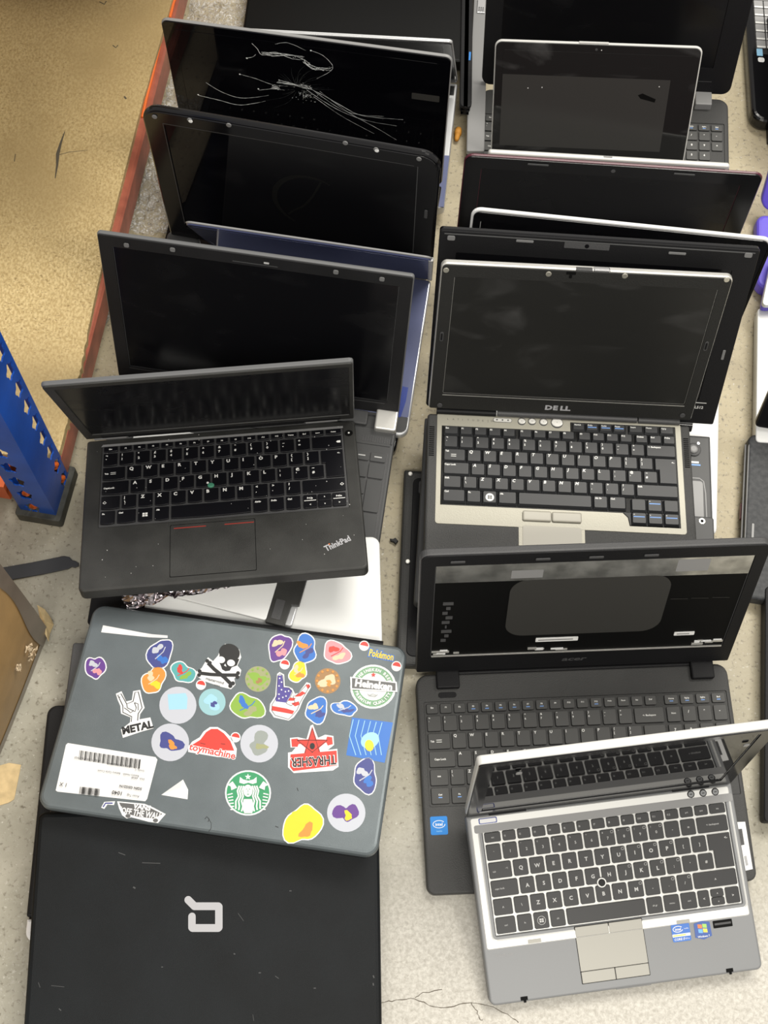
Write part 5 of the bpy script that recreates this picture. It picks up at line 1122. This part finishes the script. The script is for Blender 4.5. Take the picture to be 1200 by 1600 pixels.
    # horns hand with METAL lettering
    hand = S((181, 1084), (190, 1080), (197, 1096), (206, 1094), (208, 1080), (219, 1078), (222, 1092), (226, 1106), (219, 1116), (218, 1124), (235, 1121), (240, 1138), (222, 1143), (192, 1153), (189, 1140), (203, 1129), (204, 1121), (189, 1115), (188, 1103), (184, 1094))
    sticker([('w', 'poly', hand), ('k', 'line', S((205, 1128), (206, 1120), (192, 1113), (192, 1103), (184, 1086), (189, 1084), (198, 1100), (208, 1096), (211, 1082), (216, 1081), (219, 1093), (222, 1106), (216, 1115), (215, 1126)), 1.0),
             ('k', 'line', S((198, 1100), (199, 1106), (205, 1109), (211, 1112), (213, 1106), (210, 1098)), .9), ('k', 'line', S((194, 1106), (200, 1110), (204, 1114), (209, 1110)), .8), ('k', 'line', S((210, 1098), (216, 1100), (216, 1110)), .8), ('k', 'line', S((186, 1090), (188, 1089)), .8),
             ('k', 'text', 'METAL', 191, 1142, 12.0, 14, {'bold': .05, 'sx': .95})], 'white horned hand sticker with black METAL lettering')
    # flag hand
    fh = S((433, 1053), (437, 1050), (444, 1054), (445, 1072), (451, 1073), (457, 1076), (461, 1084), (466, 1083), (479, 1066), (485, 1068), (486, 1074), (473, 1095), (468, 1108), (459, 1121), (451, 1126), (428, 1121), (421, 1111), (422, 1100), (430, 1088))
    red = []
    sticker([('w', 'poly', fh), ('flag', 'poly', S((434, 1056), (441, 1055), (443, 1074), (451, 1075), (457, 1079), (453, 1088), (447, 1098), (431, 1096), (430, 1091), (433, 1086))),
             ('red', 'poly', S((425, 1103), (447, 1107), (460, 1111), (457, 1116), (424, 1110))), ('red', 'poly', S((464, 1086), (472, 1080), (478, 1083), (470, 1088), (460, 1089))), ('red', 'poly', S((455, 1099), (467, 1096), (468, 1101), (461, 1104))), ('red', 'poly', S((478, 1071), (483, 1069), (485, 1073), (481, 1077))), ('red', 'poly', S((453, 1090), (462, 1091), (459, 1095), (450, 1095))),
             ('k', 'line', S((425, 1111), (425, 1101), (432, 1090), (434, 1056), (438, 1053), (442, 1056), (443, 1074), (452, 1075), (457, 1082), (452, 1092), (447, 1099), (455, 1103), (461, 1098), (458, 1088), (464, 1086), (480, 1069), (484, 1072), (469, 1098), (464, 1110), (451, 1124), (430, 1118), (425, 1111)), .6)] +
            [('w', 'ell', x, y, 1.2, 1.2, 0) for x, y in ((437, 1060), (440, 1066), (436, 1072), (440, 1078), (436, 1085), (446, 1081), (451, 1080), (442, 1090), (447, 1088), (436, 1092))], 'hand sticker in stars and stripes')
    # green beer roundel
    cx, cy = 583, 1073; arc = lambda r, a0, a1, k=16: [(cx + r * math.cos(R(a0 + (a1 - a0) * i / k)), cy - r * .97 * math.sin(R(a0 + (a1 - a0) * i / k))) for i in range(k + 1)]
    Ly = [('w', 'ell', cx, cy, 36, 34.5, 0), ('hgrn', 'ell', cx, cy, 32.5, 31.5, 0), ('w', 'ell', cx, cy, 22.5, 21.5, 0)]
    for s, a0, st, fl in (('HEINEKEN BEER', 146, -10.2, 0), ('PREMIUM QUALITY', 205, 9.6, 1)):
        for i, ch in enumerate(s):
            a = a0 + st * i; r = 27.3; x, y = cx + r * math.cos(R(a - 6)), cy - r * .97 * math.sin(R(a - 6)); Ly.append(('w', 'text', ch, x, y, 5.0, (a - 6 - 90) if not fl else (a - 6 + 90), {'align': 'C', 'bold': .04}))
    Ly += [('w', 'poly', S((547, 1058), (620, 1066), (621, 1082), (548, 1078))), ('dg', 'poly', S((550, 1060), (618, 1068), (618, 1080), (550, 1076))), ('w', 'text', 'Heineken', 584, 1070.5, 12.0, -7, {'align': 'C', 'bold': .05, 'width': 43}),
           ('red', 'poly', [(cx + .5 + (4.2 if i % 2 == 0 else 1.7) * math.sin(R(36 * i)), 1055 - (4.2 if i % 2 == 0 else 1.7) * math.cos(R(36 * i))) for i in range(10)]),
           ('gry', 'line', S((574, 1085), (579, 1088), (586, 1089), (590, 1086)), .7), ('gry', 'line', S((576, 1088), (582, 1085), (588, 1087)), .6)]
    sticker(Ly, 'round green and white beer brand sticker')
    # coffee roundel
    cx, cy = 387.5, 1239
    Ly = [('w', 'ell', cx, cy, 36, 35.5, 0), ('sgrn', 'ell', cx, cy, 33.5, 33, 0)]
    Ly += [('w', 'poly', [(cx + (5.2 if i % 2 == 0 else 2.1) * math.sin(R(36 * i)), 1214 - (5.2 if i % 2 == 0 else 2.1) * math.cos(R(36 * i))) for i in range(10)]), ('w', 'poly', S((374, 1223), (375, 1214), (380, 1218), (384, 1219), (388, 1220), (392, 1219), (396, 1218), (401, 1214), (401, 1223), (395, 1225), (388, 1223), (381, 1225)))]
    for sd in (-1, 1):
        for k, (a, b) in enumerate(((8.5, 11), (12, 15.5), (15.5, 20))):
            Ly.append(('w', 'line', [(cx + sd * (a - 2), 1228), (cx + sd * (a + 1), 1236), (cx + sd * (a - 1), 1244), (cx + sd * (b - 1), 1252), (cx + sd * (b - 3 + k), 1260), (cx + sd * (b - 1), 1268 - k * 2)], 1.7))
        for k in range(6): Ly.append(('w', 'line', [(cx + sd * (32 - k * .9), 1242 + k * 4.6), (cx + sd * (24 - k * .6), 1240 + k * 5.0)], 1.3))
        Ly.append(('w', 'poly', S((cx + sd * 17, 1231), (cx + sd * 24, 1221), (cx + sd * 32, 1227), (cx + sd * 27, 1229), (cx + sd * 26, 1235))))
    Ly += [('w', 'ell', cx, 1236, 7.2, 9.5, 0), ('w', 'poly', S((381, 1249), (394, 1249), (397, 1262), (394, 1271), (382, 1271), (378, 1262))), ('sgrn', 'line', S((384.5, 1234), (386, 1233)), .7), ('sgrn', 'line', S((389, 1233), (391, 1234)), .7), ('sgrn', 'line', S((386, 1241.5), (389.5, 1241.5)), .8), ('sgrn', 'line', S((387.6, 1234), (387.4, 1239)), .4)]
    sticker(Ly, 'round green and white coffee brand sticker')
    # toymachine lettering on red
    sticker([('w', 'poly', S((294, 1168), (300, 1159), (312, 1152), (318, 1143), (328, 1136), (340, 1136), (352, 1143), (362, 1153), (370, 1170), (369, 1183), (340, 1183), (294, 1175))), ('red', 'poly', S((300, 1164), (313, 1156), (322, 1144), (330, 1139), (340, 1139), (350, 1146), (360, 1158), (366, 1173), (332, 1172))),
             ('w', 'text', 'toymachine', 332, 1173.5, 11.5, -12, {'align': 'C', 'bold': .07, 'width': 55}), ('red', 'text', 'toymachine', 332, 1173.5, 11.2, -12, {'align': 'C', 'bold': .018, 'width': 53}),
             ('k', 'line', S((313, 1161), (321, 1163)), .5), ('k', 'line', S((345, 1162), (352, 1163)), .5)], 'red sticker lettered toymachine')
    # thrasher star
    def star(r, ri, ox=0, oy=0): return [(488 + ox + (r if i % 2 == 0 else ri) * math.sin(R(36 * i)) * .92, 1165 + oy - (r if i % 2 == 0 else ri) * math.cos(R(36 * i))) for i in range(10)]
    Ly = [('w', 'poly', S((453, 1153), (466, 1152), (479, 1155), (485, 1134), (489, 1132), (497, 1153), (508, 1148), (521, 1150), (522, 1164), (512, 1172), (527, 1170), (529, 1198), (520, 1204), (490, 1206), (459, 1208), (450, 1199), (450, 1176), (456, 1175), (462, 1168), (454, 1168))), ('red', 'poly', star(30, 12)),
          ('red', 'poly', S((455, 1155), (465, 1154), (468, 1159), (465, 1167), (456, 1167))), ('red', 'poly', S((511, 1151), (519, 1152), (520, 1163), (512, 1165), (509, 1158))), ('red', 'line', S((462, 1161), (515, 1158)), 3)]
    pts5 = [(488 + 27 * math.sin(R(72 * i)) * .92, 1165 - 27 * math.cos(R(72 * i))) for i in range(5)]
    Ly += [('k', 'line', [pts5[i], pts5[(i + 2) % 5]], .55) for i in range(5)] + [('k', 'ell', 488, 1166, 4, 5, 0), ('red', 'poly', S((454, 1179), (526, 1173), (527, 1196), (458, 1205), (453, 1198))), ('w', 'text', 'THRASHER', 490, 1190, 15.5, 184, {'align': 'C', 'bold': .04, 'width': 52}), ('k', 'text', 'THRASHER', 490, 1190, 14.5, 184, {'align': 'C', 'bold': .02, 'width': 50})]
    sticker(Ly, 'red star sticker with upside down THRASHER lettering')
    sticker([('blue', 'poly', S((550, 1121), (614, 1129), (601, 1192), (541, 1180)))] + [('lblue', 'line', S((552 + k * 9, 1124 + k), (546 + k * 9, 1150), (556 + k * 8, 1180)), .8) for k in range(6)] + [('lblue', 'ell', 578, 1157, 15, 12, 30), ('yel', 'ell', 577, 1165, 7, 9, 10)], 'square blue sticker')
    sticker([('blue', 'text', 'Pokémon', 596, 1023, 13.0, -12, {'align': 'C', 'bold': .12, 'width': 31}), ('yel', 'text', 'Pokémon', 596, 1023, 12.6, -12, {'align': 'C', 'bold': .03, 'width': 29})], 'small yellow wordmark sticker')
    # skateboard shoe brand
    sb = S((183, 1252), (226, 1256), (240, 1262), (259, 1272), (252, 1280), (247, 1286), (232, 1284), (205, 1277), (198, 1279), (191, 1274), (186, 1263))
    sticker([('w', 'poly', sb), ('dg', 'poly', S((186, 1254), (225, 1258), (238, 1264), (254, 1272), (240, 1279), (214, 1276), (194, 1270))), ('w', 'text', 'VANS', 222, 1261, 7.5, -9, {'align': 'C', 'bold': .05}), ('w', 'text', '"OFF THE WALL"', 221, 1271, 9.5, -9, {'align': 'C', 'bold': .03, 'width': 49}), ('dg', 'ell', 200, 1275, 4, 3, 0), ('dg', 'ell', 243, 1282, 4, 3, 0)], 'black and white skateboard shaped sticker')
    sticker([('w', 'poly', S((158, 1262), (163, 1253), (180, 1252), (178, 1258), (168, 1257), (163, 1264))), ('navy', 'line', S((161, 1261), (165, 1255), (176, 1255)), 1.6)], 'corner of a navy sticker under the asset label')
    mb = MB(); q = [P(*p) for p in ((252, 1242), (286, 1218), (294, 1234), (293, 1249))]; c = P(283, 1232); vs = [(*a, .12) for a in q] + [(*c, 2.6)]; mb.add(vs, [[0, 3, 4], [3, 2, 4], [2, 1, 4], [1, 0, 4]]); o = mb.build('torn_sticker', 'v_w', lid); o['label'] = 'crumpled white sticker remnant'
    sticker([('k', 'line', S((320, 1280), (323, 1276), (327, 1280), (325, 1284)), .8), ('k', 'line', S((325, 1278), (330, 1286), (330, 1294), (326, 1300)), .5)], 'black ink scratches', 'scratch')
    sticker([('k', 'line', S((464, 1231), (466, 1236)), .8)], 'short black scratch', 'scratch'); sticker([('k', 'line', S((430, 1291), (435, 1293)), .8)], 'short black scratch', 'scratch')
stk()

def cmp_():
    n = 'cmp'; root = laptop(n, 'worn black closed laptop with a pale angular logo, at the bottom left'); w, d, l = SOL[n][7:]
    mb = MB(); slab(mb, rrect(-w / 2 + 1, w / 2 - 1, -d + 1, -1, 10, 6), -25, -8, 6); mb.build('base', 'blackgloss', root)
    mb = MB(); slab(mb, rrect(-w / 2, w / 2, -d, 0, (9, 9, 9, 9), 6), -11, 0, 6, bb=2); lid = mb.build('lid', 'cq', root)
    P = lambda px, py: base_pt(n, px, py)
    mb = MB(); wl = 8.0
    path = [Vector(P(*p)) for p in ((294, 1406), (304, 1416), (341, 1416), (342, 1417), (342, 1449), (341, 1450), (301, 1450), (300, 1449), (300, 1432))]
    dn = []
    for p, q in zip(path, path[1:]): dn += [p.lerp(q, i / 4) for i in range(4)]
    dn.append(path[-1]); Lp = []; Rp = []
    for i, p in enumerate(dn):
        t = (dn[min(i + 1, len(dn) - 1)] - dn[max(i - 1, 0)]).normalized(); q = Vector((-t.y, t.x)) * wl / 2; Lp.append(p + q); Rp.append(p - q)
    def arc(c, d0): return [c + Matrix.Rotation(R(x), 2) @ d0 for x in range(0, 181, 20)]
    # thick outline drawn as short slabs, each a hair above the last
    for k, (p, q) in enumerate(zip(path, path[1:])):
        t = (q - p).normalized(); u = Vector((-t.y, t.x)) * wl / 2
        poly = [tuple(v) for v in arc(q, -u)] + [tuple(v) for v in arc(p, u)]
        flat(mb, poly, .25 + .03 * k)
    mb.build('logo', 'logo', lid)
    mb = MB(); random.seed(8)
    for (px, py, dx, dy, ww) in ((185, 1332, 10, 4, .8), (222, 1348, 28, 1, .7), (208, 1386, 3, 2, 1.6), (452, 1392, 3, 0, 1), (365, 1490, 2, 1, 1.2), (252, 1511, 2, 0, 1), (372, 1427, 8, 12, .5), (404, 1520, 3, 0, 1), (430, 1525, 5, 4, .6), (490, 1544, 3, 0, 1), (583, 1524, 1, 4, 1.2), (583, 1536, 0, 4, 1.2), (80, 1540, 20, 2, .5), (92, 1576, 3, 3, 1), (60, 1535, 2, 8, .6), (395, 1585, 1, 10, .4)):
        stroke(mb, [P(px, py), P(px + dx + .6, py + dy)], ww, .1)
    mb.build('scratch', 'gray', lid)
cmp_()

def under_left():
    n = 'und'; root = laptop(n, 'black closed laptop with white front corner, lowest under the left front laptops'); w, d, l = SOL[n][7:]
    mb = MB(); slab(mb, rrect(-w / 2, w / 2, -d + 22, 0, (12, 12, 3, 3), 6), -14, 0, 4); mb.build('lid', 'blackmatte', root)
    mb = MB(); slab(mb, rrect(-w / 2 + .5, w / 2 - .5, -d - 4, -1, (10, 10, 12, 12), 6), -25.5, -11, 3); mb.build('base', 'black', root)
    mb = MB(); slab(mb, rrect(-w / 2 + 1, w / 2 - 1, -d - 4, -d + 20, (1, 1, 11, 11), 6), -13, -1, 3); o = mb.build('front_edge', 'white', root); o['label'] = 'white front edge'
    # dark slab just behind
    a = gnd(114, 1004, 50); mt = Matrix.Translation((a[0] * .001, a[1] * .001, .050)) @ Matrix.Rotation(R(2.5), 4, 'Z')
    r = thing('laptop', 'thin dark closed laptop, its square back corner peeking out left of the stickered lid', 'laptop', mt)
    mb = MB(); slab(mb, rrect(0, 300, -205, 0, 3, 3), -12, 0, 1.5); mb.build('lid', 'charcoal', r); mb = MB(); slab(mb, rrect(1, 299, -204, -1, 3, 3), -22, -12.2, 2); mb.build('base', 'black', r)
    a = gnd(139, 925, 30); mt = Matrix.Translation((a[0] * .001, a[1] * .001 + .20, .030)) @ Matrix.Rotation(R(1), 4, 'Z')
    r = thing('laptop', 'black closed laptop lying under the silver laptops and the business laptop', 'laptop', mt)
    mb = MB(); slab(mb, rrect(0, 340, -242, 0, 6, 4), -12, 0, 2); mb.build('lid', 'black', r); mb = MB(); slab(mb, rrect(1, 339, -241, -1, 6, 4), -29, -12.2, 3); mb.build('base', 'black', r)
under_left()

def silvers():
    n = 'sil'; root = laptop(n, 'pale silver closed laptop with rounded corner, half covered by the matte black business laptop'); w, d, l = SOL[n][7:]
    mb = MB(); slab(mb, rrect(-w / 2 + 40, w / 2, -d, 0, 11, 8), -9, 0, 2.5); mb.build('lid', 'silverlid', root)
    mb = MB(); slab(mb, rrect(-w / 2 + 41, w / 2 - 1, -d + 1, -1, 10, 8), -23, -9.3, 4); mb.build('base', 'silver', root)
    # second silver laptop with dark hinge band
    a = gnd(480, 903, 70); b = gnd(456, 984, 70); ang = math.atan2(a[1] - b[1], a[0] - b[0]) - math.pi / 2
    mt = Matrix.Translation((a[0] * .001, a[1] * .001, .070)) @ Matrix.Rotation(ang, 4, 'Z')
    r = thing('laptop', 'silver closed laptop with dark edge band, beside the crumpled foil bag', 'laptop', mt)
    mb = MB(); slab(mb, rrect(-262, -33, -64, 150, 3, 3), -6, 0, 1); mb.build('lid', 'silverlid', r)
    mb = MB(); slab(mb, [(-33, -66), (-10, -66), (-9, -38), (0, -36), (0, 152), (-33, 152)], -7, 1, .8); bd = mb.build('edge_band', 'tpblack', r)
    mb = MB(); box(mb, -28, -17, -60, -35, .9, 1.5, .1, r=1, m=0); text(mb, 'Lenovo', -22.5, -47.5, 7, 1.6, 1, align='C', ang=90, bold=.01); mb.build('brand_plate', ['charcoal', 'gray'], bd)
    mb = MB(); slab(mb, rrect(-261, -2, -62, 150, 3, 3), -13.5, -7.2, 2); mb.build('base', 'silver', r)
    # crumpled anti-static bag
    from mathutils import noise as mn
    cor = [gnd(180, 928, 82), gnd(392, 896, 82), gnd(385, 908, 78), gnd(240, 950, 78), gnd(190, 948, 78)]
    c = [Vector(gnd(178, 905, 78)), Vector(gnd(430, 872, 78)), Vector(gnd(385, 909, 78)), Vector(gnd(196, 951, 78))]
    mb = MB(); nu, nv = 46, 20; vs = []
    for j in range(nv + 1):
        for i in range(nu + 1):
            u, v = i / nu, j / nv; p = c[0].lerp(c[1], u).lerp(c[3].lerp(c[2], u), v); f = abs(mn.noise(Vector((p.x * .05, p.y * .07, 2)))) + .6 * abs(mn.noise(Vector((p.x * .13, p.y * .11, 7))))
            vs.append((p.x + 6 * f, p.y + 5 * (f - .3) , 72 + 20 * f * (1 - .4 * u)))
    mb.add(vs, [[j * (nu + 1) + i, (j + 1) * (nu + 1) + i, (j + 1) * (nu + 1) + i + 1, j * (nu + 1) + i + 1] for j in range(nv) for i in range(nu)])
    o = mb.build('antistatic_bag', 'foil'); tag(o, 'crumpled shiny silver antistatic bag under the front of the business laptop', 'bag')
silvers()

# =================================================================== BETWEEN AND RIGHT EDGE
def slim(name, label, cor, z, t, m, r=5, m2='black', extra=None):
    """closed laptop given by four photo corners of its top (TL, TR, BR, BL) at height z"""
    q = [gnd(x, y, z) for x, y in cor]; o = q[3]; mt = Matrix.Translation((o[0] * .001, o[1] * .001, z * .001))
    root = thing('laptop' if name is None else name, label, 'laptop', mt); pol = [(x - o[0], y - o[1]) for x, y in q][::-1]
    # rounded corners
    out = []
    for i in range(4):
        p = Vector(pol[i]); a = (Vector(pol[i - 1]) - p).normalized(); b = (Vector(pol[(i + 1) % 4]) - p).normalized()
        for k in range(5): tt = k / 4; out.append(tuple(p + a * r * (1 - tt) ** 2 + b * r * tt ** 2))
    mb = MB(); slab(mb, out, -t * .4, 0, 1.5); lid = mb.build('lid', m, root)
    mb = MB(); slab(mb, inset(out, 1), -t + .5, -t * .4 - .3, 2); mb.build('base', m2, root)
    return root, lid, o
def mids():
    r, l, o = slim(None, 'gray slim closed laptop lying between the two columns near the top', ((735, -60), (764, -60), (757, 236), (729, 236)), 26, 22, 'midgray', 3)
    x, y = gnd(752, 8, 27); mb = MB(); box(mb, -6, 6, -16, 10, 0, 2, .5, m=0); [slab(mb, disc(-3 + 3 * (k % 3), -12 + 3 * (k // 3), .9, 8), 1.9, 2.3, 0, m=1) for k in range(9)]; mb.build('port', ['chrome', 'ink'], r, Matrix.Translation(((x - o[0]) * .001, (y - o[1]) * .001, 0)))
    r, l, o = slim(None, 'black slim closed laptop with rounded corner, left of the gray slim one near the top', ((722, -60), (740, -60), (737, 168), (718, 166)), 45, 16, 'black', 9)
    mb = MB(); a = gnd(734, 88, 45); box(mb, -1.5, 1.5, -8, 8, 0, .8, .2); mb.build('indicator_light', 'stickmid', r, Matrix.Translation(((a[0] - o[0]) * .001, (a[1] - o[1]) * .001, 0)))
mids()

def edge_column():
    M['dusty'] = mat('dusty_dark_plastic', (.022, .024, .027), .5, spec=.35, noise=(160, .5, (.05, .052, .055)))
    # netbook with gray keys
    a = gnd(1163, -10, 26); b = gnd(1176, 188, 26); ang = math.atan2(a[1] - b[1], a[0] - b[0]) - math.pi / 2
    mt = Matrix.Translation((a[0] * .001, a[1] * .001, .026)) @ Matrix.Rotation(ang, 4, 'Z')
    r = thing('laptop', 'laptop with pale gray keys at the top right corner', 'laptop', mt); Dp = math.hypot(a[0] - b[0], a[1] - b[1])
    mb = MB(); slab(mb, rrect(0, 300, -Dp, 30, (3, 3, 22, 22), 6), -24, 0, 6); mb.build('base', 'blackgloss', r)
    mb = MB(); slab(mb, rrect(12, 290, -12, 26, 2, 3), 0, .6, .2); mb.build('hinge_deck', 'midgray', r)
    mb = MB(); slab(mb, rrect(12, 290, -120, -13, 2, 3), 0, .5, .2); kb = mb.build('keyboard', 'wellblack', r)
    for ri in range(6):
        for ci in range(2):
            mb = MB(); x0 = 13 + ci * 15.4; y0 = -15 - ri * 16; slab(mb, rrect(x0, x0 + 14, y0 - 14.8, y0, 1, 2), .5, 3, .6, m=0); flat(mb, [(x0 + .5, y0 - 14.5), (x0 + 13.5, y0 - 14.5), (x0 + 13.5, y0 - 11.5), (x0 + .5, y0 - 11.5)], 3.05, 1); mb.build('key', ['keygray', 'legend'], kb)
    mb = MB(); box(mb, 13, 22, -124, -110, .5, .8, 0, r=1); mb.build('blue_sticker_or_reflection', 'stickcy', r)
    mb = MB(); box(mb, 14, 24, -136, -127, .5, .8, 0, r=3); mb.build('round_sticker', 'paper', r)
    # black lid standing beside it at the very edge
    a = gnd(1194, 226, 2); mt = Matrix.Translation((a[0] * .001, a[1] * .001, 0)); r = thing('laptop', 'black closed laptop leaning upright at the right edge near the top', 'laptop', mt)
    mb = MB(); slab(mb, rrect(0, 220, 0, 150, 4, 4), 0, 9, 2); md = Matrix(((0, 0, 1, 0), (1, 0, 0, 0), (0, 1, 0, 0), (0, 0, 0, 1)))
    mb.build('lid', 'black', r, Matrix.Translation((.004, 0, .0)) @ md); mb = MB(); slab(mb, rrect(1, 219, 1, 149, 4, 4), 0, 12, 2); mb.build('base', 'charcoal', r, Matrix.Translation((.0135, 0, 0)) @ md)
    # violet laptop
    a = gnd(1183, 340, 24); mt = Matrix.Translation((a[0] * .001, a[1] * .001, .024)) @ Matrix.Rotation(R(-2), 4, 'Z')
    r = thing('laptop', 'violet laptop cut by the right edge of the photo', 'laptop', mt)
    q = [gnd(x, y, 24) for x, y in ((1182, 345), (1184, 420), (1240, 425), (1240, 345))]
    mb = MB(); slab(mb, rrect(0, 230, -118, 8, 14, 6), -23, 0, 6); mb.build('base', 'purple', r)
    ld = Matrix(((1, 0, 0, 0), (0, .5, -.866, .012), (0, .866, .5, .004), (0, 0, 0, 1)))
    mb = MB(); shell(mb, rrect(0, 230, 0, 95, 20, 6), rrect(14, 216, 8, 82, 8, 6), -8, 4, 3, floor=1, mf=1); mb.build('lid', ['purple', 'ink'], r, ld)
    # violet device further down
    P = [gnd(x, y, 12) for x, y in ((1195, 410), (1215, 408), (1215, 470), (1188, 474), (1189, 440))][::-1]
    # silver closed laptops
    r2, l2, o2 = slim(None, 'silver closed laptop with rounded corner, upper one of the pale pair at the right edge', ((1207, 395), (1300, 395), (1300, 470), (1190, 478)), 46, 18, 'silver', 10, 'purple')
    r3, l3, o3 = slim(None, 'pale silver closed laptop, lower one of the pale pair at the right edge', ((1184, 481), (1330, 486), (1330, 700), (1181, 690)), 26, 22, 'silverlid', 6, 'silver')
    # black laptop with chrome trim
    a = gnd(1170, 676, 24); b = gnd(1162, 860, 24); ang = math.atan2(a[1] - b[1], a[0] - b[0]) - math.pi / 2; mt = Matrix.Translation((a[0] * .001, a[1] * .001, .024)) @ Matrix.Rotation(ang, 4, 'Z')
    r = thing('laptop', 'glossy dark open laptop with chrome edge trim at the right border', 'laptop', mt)
    mb = MB(); slab(mb, rrect(0, 330, -232, 0, (4, 12, 10, 10), 6), -22, 0, 4); mb.build('base', 'dusty', r)
    mb = MB(); tube(mb, [(2, -225, -2), (1.5, -20, -2), (4, -8, -2), (12, -1, -2), (60, 1, -2)], 1.3, 8); mb.build('chrome_trim', 'midgray', r)
    mb = MB(); tube(mb, [(-1, -225, -9), (-1, -14, -9)], 1.3, 8); mb.build('chrome_trim', 'midgray', r)
    mb = MB(); slab(mb, rrect(9, 12, -230, -130, 1, 2), 0, .6, .2); mb.build('deck_line', 'midgray', r)
    for y0 in (-120, -170, -205): mb = MB(); box(mb, -3, 1, y0, y0 + 22, -18, -12, .5); mb.build('side_port', 'redrim', r)
    ld = Matrix.Translation((.004, .004, .004)) @ Matrix.Rotation(R(72), 4, 'X')
    mb = MB(); slab(mb, rrect(0, 330, 4, 215, (8, 8, 8, 10), 6), -8, 0, 2); lid = mb.build('lid', 'blackgloss', r, ld); mb = MB(); box(mb, 18, 312, 24, 200, -.1, .4, .1, r=2); mb.build('screen', 'scr', lid)
    # thin black laptop edge
    r4, l4, o4 = slim(None, 'long thin black laptop edge with ports at the lower right border', ((1196, 916), (1330, 916), (1330, 1284), (1194, 1284)), 26, 22, 'black', 6, 'black')
    for k, y in enumerate((960, 1000, 1040, 1080, 1180)):
        p = gnd(1191, y, 14); mb = MB(); box(mb, -2, 2, -9, 9, 0, 6, .5); mb.build('side_port', 'charcoal', r4, Matrix.Translation(((p[0] - o4[0]) * .001 + .004, (p[1] - o4[1]) * .001, -.018)))
edge_column()
